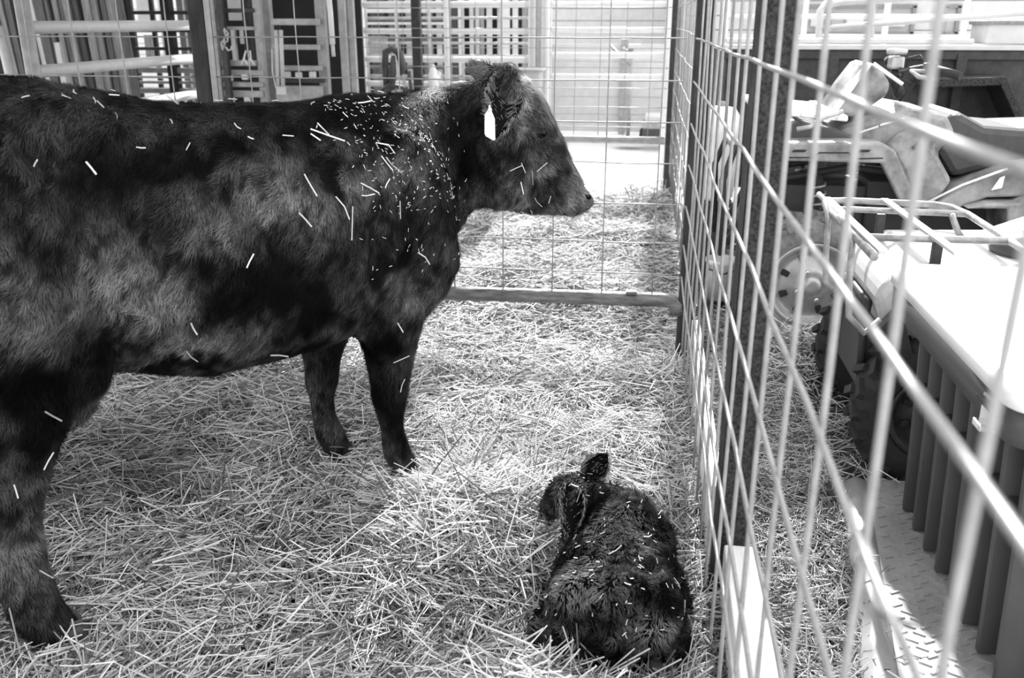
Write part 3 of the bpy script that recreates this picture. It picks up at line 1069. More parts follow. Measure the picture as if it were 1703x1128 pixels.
part('body', MB().loft([taper_ring(.965, 1.60, Y0 + .05, Y1 - .01, .052), taper_ring(.95, 1.62, Y0 + .03, Y1, .40), taper_ring(.935, 1.64, Y0 + .02, Y1 + .01, .70), taper_ring(.80, 1.70, Y0 - .03, Y1 + .02, .725)]), M['plasticgrey'], bn)
rib0 = None
for k in range(8):
    y = Y1 - .045 - k * .118
    rb = MB()
    rb.loft([[Vector((x, yy, z)) for x, yy in ((xb, y - .014), (xb, y + .014), (xb - .085, y + .010), (xb - .085, y - .010))] for xb, z in ((.970, .055), (.955, .40), (.94, .70))])
    part('rib', rb, M['plasticgrey'], bn, .004)
for k in range(5):
    x = 1.0 + k * .14
    part('rib', MB().box((x, Y0 + .025, .37), (.035, .05, .62)), M['plasticgrey'], bn, .004)
part('rim', MB().loft([taper_ring(.785, 1.715, Y0 - .045, Y1 + .03, .715, .06), taper_ring(.772, 1.73, Y0 - .055, Y1 + .04, .72, .06), taper_ring(.768, 1.735, Y0 - .06, Y1 + .042, .795, .06), taper_ring(.80, 1.70, Y0 - .04, Y1 + .02, .80, .06)]), M['plasticgrey'], bn)
ld = MB().loft([taper_ring(.775, 1.73, Y0 - .055, Y1 + .04, .795, .07), taper_ring(.758, 1.745, Y0 - .07, Y1 + .05, .803, .07), taper_ring(.758, 1.745, Y0 - .07, Y1 + .05, .838, .07), taper_ring(.775, 1.73, Y0 - .055, Y1 + .035, .850, .07),
                taper_ring(.83, 1.68, Y0, Y1 - .02, .853, .05), taper_ring(.86, 1.65, Y0 + .03, Y1 - .05, .860, .05)])
part('lid', ld, M['plasticwhite'], bn)
lt = part('latch', MB().box((.772, 1.945, .745), (.018, .06, .075)).box((.757, 1.945, .715), (.02, .045, .016)), M['chrome'], bn, .003)
part('latch_pin', MB().tube([(.760, 1.905, .765), (.760, 1.985, .765)], .007, 8), M['darksteel'], lt)
part('band', MB().loft([taper_ring(.885, 1.63, Y0 + .018, Y1 + .004, .47), taper_ring(.878, 1.636, Y0 + .014, Y1 + .008, .475), taper_ring(.878, 1.636, Y0 + .014, Y1 + .008, .495), taper_ring(.885, 1.63, Y0 + .02, Y1 + .004, .50)]), M['plasticgrey'], bn)


def wheel(root, c, r, wd, side, m_tyre, lugs=22, rimr=.60, m_rim=None):
    """side -1: outer face towards -Y"""
    c = Vector(c)
    h = wd / 2
    m_rim = m_rim or M['alloy']
    ty = part('tyre', MB().lathe([(r * rimr, -h * .80), (r * .66, -h * .98), (r * .80, -h * 1.0), (r * .92, -h * .92), (r * .965, -h * .6), (r * .97, 0), (r * .965, h * .6), (r * .92, h * .92), (r * .80, h), (r * .66, h * .98), (r * rimr, h * .80)], c, 'Y', 40, True), m_tyre, root)
    lg = MB()
    for k in range(lugs):
        a = 2 * math.pi * k / lugs
        for s in (-1, 1):
            aa = a + (math.pi / lugs if s > 0 else 0)
            Rm = Matrix.Rotation(-aa, 3, 'Y') @ Matrix.Rotation(s * .5, 3, 'X')
            p = c + Vector((math.cos(aa) * r * .975, s * h * .52, math.sin(aa) * r * .975))
            lg.box(p, (.026, wd * .46, r * .10), 0, Rm)
            lg.box(c + Vector((math.cos(aa) * r * .90, s * h * .96, math.sin(aa) * r * .90)), (r * .10, .018, r * .09), 0, Matrix.Rotation(-aa, 3, 'Y'))
    part('lugs', lg, m_tyre, ty)['kind'] = 'stuff'
    s = side
    rm = part('rim', MB().lathe([(r * rimr * 1.04, s * h * .86), (r * rimr * .99, s * h * .92), (r * rimr * .93, s * h * .80), (r * rimr * .86, s * h * .45), (r * rimr * .70, s * h * .35), (r * rimr * .62, s * h * .48),
                                  (r * rimr * .45, s * h * .55), (r * rimr * .40, s * h * .72), (.028, s * h * .78), (.02, s * h * .6)], c, 'Y', 36, False, False), m_rim, root)
    for k in range(8):
        a = 2 * math.pi * (k + .5) / 8
        p = c + Vector((math.cos(a) * r * rimr * .66, s * h * .44, math.sin(a) * r * rimr * .66))
        part('vent_hole', MB().box(p, (r * .11, .03, r * .085), 0, Matrix.Rotation(-a, 3, 'Y')), M['rubber'], rm, .004)
    for k in range(4):
        a = 2 * math.pi * (k + .25) / 4
        p = c + Vector((math.cos(a) * r * rimr * .36, s * h * .76, math.sin(a) * r * rimr * .36))
        part('lug_nut', MB().lathe([(.011, 0), (.011, s * .018), (.004, s * .02)], p, 'Y', 6), M['chrome'], rm)
    part('hub', MB().lathe([(.05, s * h * .6), (.045, s * h * .95), (.02, s * h * 1.02)], c, 'Y', 16), M['alloy'], rm)


def A(px, py, Y):
    q = at(px, py, Y)
    return (q.x, q.z)


# ---- quad bike standing crosswise, facing the pen
qa = thing('quad_bike', 'grey quad bike with handlebars and black seat behind the wire panel', 'quad bike', (1.5, 4.9, 0))
for (x, y, s) in ((.83, 4.45, -1), (.83, 5.38, 1), (2.13, 4.45, -1), (2.13, 5.38, 1)):
    wheel(qa, (x, y, .345), .335, .20, s, M['dustyrubber'])
fy = 4.36
sk = [A(*q, fy) for q in ((1285, 243), (1300, 237), (1470, 239), (1490, 252), (1532, 352), (1505, 352), (1466, 272), (1300, 268))]
fd = part('front_fender', MB().prism(sk, fy, fy + .05).prism([A(*q, 5.42) if False else A(*q, fy) for q in ((1300, 237), (1470, 239), (1480, 246), (1300, 247))], fy + .05, 5.42).prism(sk, 5.42, 5.47), M['camo'], qa, .010)
for a, b in ((1320, 1342), (1430, 1448)):
    part('slot', MB().prism([A(*q, fy) for q in ((a, 249), (b, 249), (b - 4, 253), (a - 3, 253))], fy - .004, fy + .01), M['rubber'], fd)
part('seam', MB().tube([(*A(*q, fy),) for q in ()] or [Vector((A(1312, 262, fy)[0], fy - .003, A(1312, 262, fy)[1])), Vector((A(1350, 262, fy)[0], fy - .003, A(1350, 262, fy)[1])), Vector((A(1362, 254, fy)[0], fy - .003, A(1362, 254, fy)[1])),
                   Vector((A(1412, 254, fy)[0], fy - .003, A(1412, 254, fy)[1])), Vector((A(1424, 264, fy)[0], fy - .003, A(1424, 264, fy)[1])), Vector((A(1468, 263, fy)[0], fy - .003, A(1468, 263, fy)[1]))], .003, 6), M['rubber'], fd)
# front carrier: plastic bars over the nose
cr = part('front_carrier', MB().prism([A(*q, 4.6) for q in ((1275, 238), (1290, 204), (1330, 200), (1400, 218), (1440, 236))], 4.55, 5.25), M['plasticgrey'], qa, .012)
for k in range(6):
    y = 4.50 + k * .145
    part('carrier_bar', MB().beam((.52, y, 1.150), (.93, y, 1.115), .05, .022), M['plasticwhite'], cr, .006)
for x in (.55, .74, .90):
    part('cross_bar', MB().beam((x, 4.45, 1.155 - (x - .5) * .08), (x, 5.27, 1.155 - (x - .5) * .08), .045, .024), M['plasticwhite'], cr, .006)
part('tie_hook', MB().tube([(.70, 4.44, 1.07), (.76, 4.43, 1.085), (.82, 4.44, 1.13), (.90, 4.46, 1.15)], .011, 8), M['alloy'], cr)
# tank, pod, side panels
part('tank_cover', MB().prism([A(*q, 4.62) for q in ((1370, 236), (1408, 214), (1450, 196), (1505, 178), (1575, 190), (1590, 225), (1558, 252), (1578, 300), (1535, 345), (1490, 262), (1440, 246))], 4.60, 5.22), M['camo'], qa, .03)
part('knee_panel', MB().prism([A(*q, 4.50) for q in ((1478, 246), (1500, 226), (1545, 206), (1565, 215), (1553, 248), (1582, 300), (1545, 348), (1528, 352), (1500, 286))], 4.48, 4.60), M['camo'], qa, .02)
part('panel_vent', MB().prism([A(*q, 4.47) for q in ((1517, 246), (1537, 228), (1541, 231), (1521, 250))], 4.470, 4.485), M['rubber'], qa)
pod = part('instrument_pod', MB().prism([A(*q, 4.70) for q in ((1378, 196), (1388, 182), (1412, 145), (1440, 110), (1452, 104), (1462, 108), (1484, 140), (1478, 160), (1452, 178), (1420, 196))], 4.72, 5.10), M['camo'], qa, .022)
part('pod_shield', MB().prism([A(*q, 4.69) for q in ((1384, 186), (1412, 143), (1442, 106), (1452, 106), (1420, 148), (1392, 188))], 4.69, 4.73), M['plasticwhite'], pod, .006)
part('pod_strut', MB().tube([Vector((*[A(1452, 106, 4.70)[0], 4.69, A(1452, 106, 4.70)[1]],)), Vector((A(1500, 140, 4.70)[0], 4.69, A(1500, 140, 4.70)[1]))], .009, 8), M['plasticwhite'], pod)


dc = MB()
for k in range(9):
    a_, b_ = 1428 + k * 4.2, 223 - k * 1.35
    if k == 8:
        break
    dc.prism([A(a_, b_, 4.59), A(a_ + 3.2, b_ - 1.2, 4.59), A(a_ + 4.6, b_ - 4.6, 4.59), A(a_ + 1.4, b_ - 3.6, 4.59)], 4.597, 4.603)
for k in range(9):
    a_, b_ = 1464 + k * 4.5, 210 - k * 1.25
    dc.prism([A(a_, b_, 4.59), A(a_ + 3.9, b_ - 1.1, 4.59), A(a_ + 5.2, b_ - 4.6, 4.59), A(a_ + 1.4, b_ - 3.5, 4.59)], 4.597, 4.603)
dco = part('decal', dc, M['plasticwhite'], qa)
dco['kind'] = 'stuff'
part('chevron', MB().prism([A(*q_, 4.47) for q_ in ((1649, 317), (1664, 296), (1672, 293), (1667, 313))], 4.474, 4.482), M['plasticwhite'], qa)


def W3(px, py, Y):
    return at(px, py, Y)


hb = part('handlebar', MB().tube([W3(1478, 100, 5.28), W3(1486, 96, 5.15), W3(1492, 108, 4.98), W3(1500, 118, 4.82), W3(1535, 112, 4.62), W3(1566, 118, 4.55), W3(1594, 126, 4.50)], .013, 10), M['darksteel'], qa)
part('grip', MB().tube([W3(1558, 116, 4.57), W3(1598, 127, 4.49)], .020, 12), M['rubber'], hb)
part('grip', MB().tube([W3(1486, 96, 5.15), W3(1476, 101, 5.32)], .020, 12), M['rubber'], hb)
part('control_box', MB().box(W3(1547, 113, 4.60), (.06, .05, .045)).box(W3(1553, 106, 4.60), (.035, .03, .02)), M['plasticdark'], hb, .006)
part('lever', MB().tube([W3(1538, 118, 4.56), W3(1515, 118, 4.52), W3(1528, 128, 4.47), W3(1552, 131, 4.45)], [.008, .008, .012, .011], 8), M['alloy'], hb)
part('stem', MB().tube([W3(1496, 160, 4.9), W3(1488, 128, 4.9), W3(1492, 108, 4.92)], .028, 10), M['darksteel'], hb)
part('bar_clamp', MB().box(W3(1490, 104, 4.90), (.06, .10, .06)), M['alloy'], hb, .01)
part('mirror_dial', MB().lathe([(.045, -.012), (.05, 0), (.046, .012), (.01, .016)], W3(1492, 86, 4.88), 'Z', 20), M['alloy'], hb)
part('cable', MB().tube([W3(1545, 112, 4.6), W3(1530, 92, 4.66), W3(1512, 96, 4.74), W3(1500, 130, 4.84), W3(1488, 160, 4.86)], .005, 6), M['rubber'], hb)
part('cable', MB().tube([W3(1478, 110, 5.1), W3(1500, 132, 4.8), W3(1520, 140, 4.7), W3(1496, 168, 4.76)], .005, 6), M['rubber'], hb)
# seat
part('seat', MB().prism([A(*q, 4.64) for q in ((1556, 250), (1570, 205), (1585, 188), (1600, 188), (1640, 210), (1700, 215), (1800, 212), (1880, 196), (1960, 200), (1960, 250), (1800, 262), (1700, 272), (1640, 283), (1584, 297))], 4.64, 5.18), M['vinyl'], qa, .035)
part('side_fairing', MB().prism([A(*q, 4.50) for q in ((1530, 350), (1600, 312), (1690, 276), (1790, 262), (1860, 262), (1860, 300), (1790, 318), (1715, 340), (1700, 326), (1640, 328), (1600, 342), (1570, 360))], 4.48, 5.32), M['camo'], qa, .012)
part('fairing_line', MB().tube([W3(1528, 344, 4.47), W3(1600, 308, 4.47), W3(1676, 280, 4.47)], .006, 6), M['plasticwhite'], qa)
part('footwell', MB().prism([A(*q, 4.42) for q in ((1500, 430), (1560, 420), (1700, 420), (1700, 438), (1500, 446))], 4.36, 5.44), M['plasticgrey'], qa, .01)
part('rear_fender', MB().prism([A(*q, 4.44) for q in ((1604, 345), (1640, 336), (1690, 336), (1760, 300), (1960, 290), (1990, 380), (1960, 380), (1940, 318), (1770, 326), (1705, 420), (1672, 420), (1670, 345), (1640, 345))], 4.40, 5.44), M['camo'], qa, .01)
part('engine', MB().box((1.48, 4.9, .55), (.75, .42, .5)).box((.9, 4.9, .62), (.5, .36, .3)).tube([(1.3, 4.66, .5), (1.6, 4.64, .45), (2.0, 4.62, .55)], .035, 10), M['plasticdark'], qa, .02)
part('frame_tube', MB().tube([(.45, 4.72, .45), (.6, 4.72, .78), (1.0, 4.72, .86), (1.6, 4.72, .80), (2.4, 4.72, .78)], .018, 8).tube([(.45, 5.08, .45), (.6, 5.08, .78), (1.0, 5.08, .86), (1.6, 5.08, .80), (2.4, 5.08, .78)], .018, 8).tube([(.45, 4.72, .45), (1.0, 4.72, .32), (2.0, 4.72, .32)], .018, 8).tube([(.45, 5.08, .45), (1.0, 5.08, .32), (2.0, 5.08, .32)], .018, 8), M['darksteel'], qa)
part('bull_bar', MB().tube([(.42, 4.62, .42), (.40, 4.62, .80), (.45, 4.66, .95), (.45, 5.14, .95), (.40, 5.18, .80), (.42, 5.18, .42)], .017, 8), M['darksteel'], qa)
for y in (4.62, 5.18):
    coil = [Vector((.90 + .03 * math.cos(t * .9) - .04 * t / 50, y + .03 * math.sin(t * .9), .50 + .30 * t / 50)) for t in range(51)]
    sh = part('shock_spring', MB().tube(coil, .0065, 6), M['alloy'], qa)
    part('shock_rod', MB().tube([(.91, y, .42), (.86, y, .84)], .014, 8), M['darksteel'], sh)
    part('control_arm', MB().tube([(.9, y + (.12 if y < 4.9 else -.12) * 1.5, .40), (.84, y + (-.10 if y < 4.9 else .10), .36)], .016, 8), M['darksteel'], qa)

# ---- second quad bike: front carrier of bent tube, right behind the bin
qb = thing('quad_bike', 'pale quad bike with a tube carrier partly hidden behind the storage bin', 'quad bike', (1.6, 3.35, 0))
for (x, y, s) in ((1.03, 3.08, -1), (1.03, 3.76, 1), (2.2, 3.08, -1), (2.2, 3.76, 1)):
    wheel(qb, (x, y, .275), .272, .17, s, M['rubber'], 20, .56, M['darksteel'])
rz = .865
rk = part('carrier_frame', MB().tube([(.715, 2.84, rz), (.715, 3.70, rz), (.745, 3.77, rz), (.82, 3.79, rz), (1.14, 3.75, rz), (1.19, 3.70, rz), (1.21, 3.56, rz), (1.20, 2.90, rz), (1.14, 2.84, rz)], .0125, 10), M['rackpaint'], qb)
part('carrier_tube', MB().tube([(.715, 3.58, rz), (.80, 3.60, rz), (1.20, 3.57, rz)], .0115, 10), M['rackpaint'], rk)
part('carrier_tube', MB().tube([(.73, 3.12, rz), (.95, 3.12, rz), (1.65, 3.14, rz)], .0125, 10), M['rackpaint'], rk)
for x in (.735, .955):
    part('flat_bar', MB().beam((x, 3.76, rz + .012), (x + .01, 2.86, rz + .012), .03, .012), M['paintpipe'], rk, .002)
for dx, dy in ((0, 0), (.0, -.42)):
    part('hoop', MB().tube([(.70, 3.74 + dy, rz + .03), (.70, 3.62 + dy, rz + .03), (.70, 3.50 + dy, rz - .02), (.695, 3.46 + dy, rz - .12), (.70, 3.42 + dy, rz - .24), (.75, 3.40 + dy, rz - .29), (.80, 3.42 + dy, rz - .25)], .0115, 10), M['rackpaint'], rk)
part('carrier_leg', MB().tube([(1.15, 3.56, rz), (1.17, 3.52, rz - .06), (1.22, 3.46, rz - .13)], .012, 8), M['rackpaint'], rk)
for x, y in ((.90, 3.56), (.98, 3.12)):
    part('bracket', MB().box((x, y, rz - .05), (.03, .03, .09)), M['darksteel'], rk, .003)
part('nose', MB().prism([(.80, .66), (.84, .73), (.95, .78), (1.3, .79), (1.45, .85), (1.7, .85), (1.7, .5), (.86, .5)], 3.10, 3.68), M['paintpipe'], qb, .03)
for s, y in ((-1, 2.96), (1, 3.64)):
    part('fender', MB().prism([(.90, .64), (1.0, .70), (1.25, .70), (1.42, .60), (1.40, .58), (1.22, .66), (1.0, .665), (.92, .62)], y, y + .24), M['paintpipe'], qb, .006)
part('nose_cap', MB().ell((1.33, 3.30, .80), (.12, .14, .06)), M['plasticgrey'], qb)
part('chassis', MB().box((1.55, 3.37, .42), (1.5, .36, .26)), M['plasticdark'], qb, .02)
part('seat', MB().prism([(1.62, .84), (1.7, .92), (2.3, .92), (2.4, .86), (2.4, .78), (1.7, .78)], 3.2, 3.54), M['vinyl'], qb, .03)
part('bumper', MB().tube([(.80, 3.16, .36), (.79, 3.16, .55), (.80, 3.18, .62), (.80, 3.54, .62), (.79, 3.56, .55), (.80, 3.56, .36)], .015, 8).tube([(.80, 3.2, .38), (1.0, 3.3, .38)], .015, 8), M['darksteel'], qb)
part('dark_skirt', MB().prism([(.80, .58), (.86, .66), (.92, .50), (.86, .38)], 3.0, 3.05), M['plasticdark'], qb)

# ---- dark trailer behind the quad bikes
ty_ = 6.25
tl_ = thing('trailer', 'dark steel-sided trailer parked behind the quad bikes', 'trailer', (2.2, 6.7, 0))
zt = 1.375
part('side_panel', MB().box((2.55, ty_, .95), (4.1, .03, .80)), M['darksteel'], tl_)
part('end_panel', MB().box((.52, 6.85, .95), (.03, 1.2, .80)), M['darksteel'], tl_)
part('far_panel', MB().box((2.55, 7.45, .95), (4.1, .03, .80)), M['darksteel'], tl_)
part('floor_panel', MB().box((2.55, 6.85, .52), (4.1, 1.2, .06)), M['darksteel'], tl_)
part('top_rail', MB().box((2.55, ty_ - .01, zt - .035), (4.14, .07, .055)), M['darksteel'], tl_, .006)
part('top_plank', MB().box((2.55, ty_ + .02, zt + .01), (4.16, .16, .03)), M['whiteboard'], tl_, .005)
part('top_plank', MB().box((1.25, ty_ + .10, zt + .045), (1.5, .14, .03)), M['whiteboard'], tl_, .005)
for x in (.56, 1.16, 1.92, 2.5, 3.2, 4.0):
    part('stake', MB().box((x, ty_ - .035, .95), (.06, .04, .80)), M['darksteel'], tl_, .005)
ar = [A(*q, 6.15) for q in ((1520, 140), (1530, 128), (1652, 124), (1700, 230), (1684, 232), (1642, 138), (1535, 142))]
part('wheel_guard', MB().prism(ar, 5.92, 6.22), M['scuffed'], tl_, .006)
wheel(tl_, (2.02, 6.08, .40), .40, .24, -1, M['rubber'])
wheel(tl_, (2.02, 7.6, .40), .40, .24, 1, M['rubber'])
part('drawbar', MB().beam((4.6, 6.85, .5), (5.2, 6.85, .48), .08, .08), M['darksteel'], tl_)
tag(part('carton', MB().box((2.42, 6.42, 1.468), (.72, .30, .125)), M['whiteboard'], None, .006, (2.42, 6.42, 1.40)), 'white box lying on top of the trailer side', 'box')
part('lid', MB().box((2.42, 6.42, 1.530), (.75, .33, .022)), M['greyboard'], bpy.data.objects['carton'], .003)

# ---- white plastic drum and pail seen through the wires beside the dark post
dr = thing('plastic_drum', 'white plastic drum seen through the wires beside the broad dark post', 'drum', (.46, 5.75, 0))
part('drum_body', MB().lathe([(.09, .50), (.105, .52), (.112, .70), (.105, .84), (.115, .90), (.113, 1.0), (.08, 1.05), (.03, 1.06)], (.46, 5.75, 0), 'Z', 28), M['plasticwhite'], dr)
part('drum_stand', MB().box((.46, 5.75, .25), (.14, .14, .50)).box((.46, 5.75, .48), (.2, .2, .03)), M['darkboard'], dr, .005)
part('cap', MB().lathe([(.028, 1.055), (.028, 1.085), (.01, 1.088)], (.46, 5.75, 0), 'Z', 16), M['greypipe'], dr)
pa = thing('pail', 'small white pail standing on the ground below the drum', 'pail', (.48, 5.18, .02))
part('pail_body', MB().lathe([(.075, .03), (.09, .24), (.095, .245), (.095, .265), (.085, .265), (.07, .06)], (.48, 5.18, 0), 'Z', 24), M['plasticwhite'], pa)
part('bail', MB().tube([(.39, 5.18, .25), (.40, 5.10, .22), (.48, 5.07, .20), (.56, 5.10, .22), (.57, 5.18, .25)], .004, 6), M['darksteel'], pa)

# ------------------------------------------------------------------ background of the shed
# pale pipe gate along the left side of the second pen
GX = -2.9
gt = thing('pipe_gate', 'pale pipe gate receding along the left behind the cow\'s back', 'gate', (GX, 4.9, 0))
for z in (1.74, 1.513, 1.312, 1.09, .87, .62):
    part('rail', MB().tube([(GX, 4.2, z), (GX, 6.0, z)], .030, 12), M['paintpipe'], gt)
part('end_tube', MB().tube([(GX, 6.02, .5), (GX, 6.02, 1.86)], .034, 12), M['greypipe'], gt)
part('end_tube', MB().tube([(GX, 4.18, .5), (GX, 4.18, 1.86)], .034, 12), M['greypipe'], gt)
part('brace', MB().prism([(6.02, 1.30), (6.02, 1.46), (5.95, 1.33)], GX - .006, GX + .006, 'X'), M['greypipe'], gt)
part('foot', MB().box((GX, 6.02, .25), (.07, .07, .5)).box((GX, 4.18, .25), (.07, .07, .5)), M['greypipe'], gt)

# slatted partition at the left: upright boards in a dark frame
sp = thing('slatted_partition', 'slatted partition of dark and grey upright boards at the far left', 'partition', tuple(at(100, 200, 7.4).xy) + (0,))
tones = ['darkboard', 'greyboard', 'darkboard', 'greyboard', 'darkboard', 'whiteboard', 'darkboard', 'greyboard', 'greyboard', 'darkboard', 'greyboard', 'darkboard', 'greyboard', 'greyboard', 'darkboard', 'greyboard', 'greyboard', 'darkboard']
xs = np.linspace(-12, 205, len(tones))
for i, (tn, x) in enumerate(zip(tones, xs)):
    wpx = (13, 11, 9, 12, 10, 11)[i % 6]
    a, b = at(x, 0, 7.2), at(x + wpx, 0, 7.2)
    wv = (b - a).length
    lean = random.uniform(.0, .10)
    part('slat', MB().beam((a.x, 7.35 + random.uniform(-.03, .03), .02), (a.x - lean, 7.20 + random.uniform(-.03, .03), 2.3), wv, .03, (0, 1, 0)), M[tn], sp, .003)
part('backing', MB().box(((at(-60, 0, 7.6).x + at(212, 0, 7.6).x) / 2, 7.6, 1.2), (at(212, 0, 7.6).x - at(-60, 0, 7.6).x, .04, 2.4)), M['blackgap'], sp)
part('cross_rail', MB().box(((at(-60, 0, 7.5).x + at(212, 0, 7.5).x) / 2, 7.46, .8), (at(212, 0, 7.5).x - at(-60, 0, 7.5).x, .05, .09)), M['darkboard'], sp)
q = at(105, 100, 6.9)
tag(part('stake', MB().beam((q.x + .03, 6.9, .02), (q.x - .02, 6.9, 1.38), .045, .045, (0, 1, 0)), M['whiteboard'], None, .004, (q.x, 6.9, .02)), 'short white stake in front of the dark slatted partition', 'stake')
q = at(8, 80, 6.8)
tag(part('stake', MB().tube([(q.x + .05, 6.8, .02), (q.x + .02, 6.8, .9), (q.x - .02, 6.8, 1.50)], .035, 10), M['paintpipe'], None, 0, (q.x + .05, 6.8, .02)), 'pale round stake at the left end of the pipe gate', 'stake')

# far wall of the shed: white siding boards behind dark rails
wl = thing('wall_back', 'white siding wall far behind the pens', None, (-2, 16.0, 0), None, 'structure')
for k in range(15):
    z = .1 + k * .19
    part('board', MB().box((-5.0, 16.0, z), (17.0, .03, .182)), M['whiteboard'], wl, .006)
part('backing', MB().box((-5.0, 16.06, 1.5), (17.2, .04, 3.0)), M['greyboard'], wl)

# white boarded kick wall on the right of the back yard
kw = thing('wall_yard', 'low pale plank wall across the yard behind the cow\'s nose', None, (-.6, 13.4, 0), None, 'structure')
for k, z in enumerate((.15, .39, .63, .87, 1.11)):
    part('plank', MB().box((-.3, 13.4, z), (5.0, .05, .232)), M['whiteboard'], kw, .008)
for px in (905, 1035, 1130):
    q = at(px, 180, 13.3)
    part('wall_post', MB().box((q.x, 13.35, .65), (.10, .06, 1.3)), M['greypipe'], kw, .006)


def panel(label, px0, px1, Y, rails, r, m, posts=(), zlow=.25, cat='corral panel'):
    """pipe corral panel across the picture at distance Y; rails given as photo heights near the middle"""
    xm = (px0 + px1) / 2
    a, b = at(px0, 60, Y), at(px1, 60, Y)
    root = thing('corral_panel', label, cat, (a.x, Y, 0))
    for yy in rails:
        z = at(xm, yy, Y).z
        part('rail', MB().tube([(a.x, Y, z), (b.x, Y, z)], r, 10), m, root)
    zt_ = at(xm, -25, Y).z
    for px in (px0, px1) + tuple(posts):
        x = at(px, 60, Y).x
        part('upright', MB().tube([(x, Y - .01, .0), (x, Y - .01, zt_ + .03)], r * 1.15, 10), m, root)
    return root


panel('white pipe corral panel above the cow\'s shoulders', 602, 884, 9.3, (-18, 7, 52, 99, 140, 180), .030, M['whitepipe'], (744,))
panel('white pipe corral panel right of the vertical pipe bundle', 912, 1112, 9.6, (-20, 7, 50, 92, 128), .030, M['whitepipe'], ())
panel('thin grey corral panel farther back behind the white one', 610, 900, 10.6, (-10, 30, 72, 93, 127), .016, M['greypipe'], (660, 715, 770, 830))

# uprights and bundles
for px, Y, wd, mm, lab in ((694, 8.9, .085, 'darksteel', 'dark square upright in front of the white corral panel'), (600, 8.9, .055, 'paintpipe', 'pale upright pipe at the left end of the white corral panel')):
    q = at(px, 80, Y)
    root = thing('upright_pipe', lab, 'post', (q.x, Y, 0))
    part('shaft', MB().box((q.x, Y, 1.2), (wd, wd, 2.4)), M[mm], root, .008)
    part('foot_plate', MB().box((q.x, Y, .01), (.16, .16, .02)), M[mm], root)
for i, (px, tn, wd, lab) in enumerate(((886, 'paintpipe', .030, 'pale upright pipe at the left end of the pipe bundle behind the cow\'s head'), (893, 'greypipe', .026, 'grey upright pipe, second from the left in the pipe bundle'), (900, 'paintpipe', .026, 'slim pale upright pipe, third from the left in the pipe bundle'), (907, 'whitepipe', .034, 'thick white upright pipe at the right end of the pipe bundle'))):
    q = at(px, 60, 9.05)
    tag(part('gate_pipe', MB().tube([(q.x, 9.05 + .02 * i, 0), (q.x, 9.05 + .02 * i, 2.3)], wd, 10), M[tn], None, 0, (q.x, 9.05, 0)),
        lab, 'pipe', 'pipes bundled behind the cow\'s head')

# dark slatted store behind the white panel
st = thing('slat_store', 'dark slatted rack with pale upright boards behind the white corral panel', 'rack', tuple(at(740, 200, 11.4).xy) + (0,))
a, b = at(560, 0, 11.7), at(880, 0, 11.7)
part('backing', MB().box(((a.x + b.x) / 2, 11.75, 1.1), (b.x - a.x, .04, 2.2)), M['blackgap'], st)
for px, wpx, tn in ((604, 6, 'greyboard'), (616, 22, 'darkboard'), (648, 8, 'greyboard'), (660, 7, 'greyboard'), (674, 12, 'whiteboard'), (704, 7, 'greyboard'), (714, 7, 'greyboard'), (727, 9, 'whiteboard'), (742, 7, 'greyboard'),
                    (752, 8, 'darkboard'), (763, 7, 'whiteboard'), (780, 7, 'whiteboard'), (790, 7, 'whiteboard'), (800, 6, 'greyboard'), (809, 9, 'whiteboard'), (828, 20, 'whiteboard'), (852, 9, 'whiteboard'), (868, 8, 'greyboard')):
    a, b = at(px, 40, 11.4), at(px + wpx, 40, 11.4)
    part('slat', MB().box(((a.x + b.x) / 2, 11.4 + random.uniform(-.05, .05), 1.1), (b.x - a.x, .04, 2.2)), M[tn], st, .004)
for yy, mm in ((18, 'paintpipe'), (38, 'paintpipe'), (34, 'darkboard'), (66, 'darkboard'), (112, 'darkboard')):
    z = at(700, yy, 11.3).z
    a, b = at(600, 40, 11.3), at(742, 40, 11.3)
    part('shelf_edge', MB().box(((a.x + b.x) / 2, 11.32, z), (b.x - a.x, .05, .045)), M[mm], st, .004)
q0, q1 = at(603, 60, 11.2), at(646, 92, 11.2)
part('grey_board', MB().box(((q0.x + q1.x) / 2, 11.2, (q0.z + q1.z) / 2), (q1.x - q0.x, .03, q0.z - q1.z)), M['greyboard'], st, .004)

# squeeze chute of grey steel
ch = thing('squeeze_chute', 'grey steel squeeze chute with plates and bars behind the cow', 'chute', tuple(at(460, 200, 7.4).xy) + (0,))


def plate(root, name, x0, y0, x1, y1, Y, tn, th=.04, bev=.004):
    p, r_ = at(x0, y0, Y), at(x1, y1, Y)
    return part(name, MB().box(((p.x + r_.x) / 2, Y, (p.z + r_.z) / 2), (abs(r_.x - p.x), th, abs(p.z - r_.z))), M[tn], root, bev)


def upr(root, name, px, Y, wd, tn, z0=0.0, z1=2.3, sq=True):
    x = at(px, 60, Y).x
    mbx = MB().box((x, Y, (z0 + z1) / 2), (wd, wd, z1 - z0)) if sq else MB().tube([(x, Y, z0), (x, Y, z1)], wd / 2, 10)
    return part(name, mbx, M[tn], root, .005 if sq else 0)


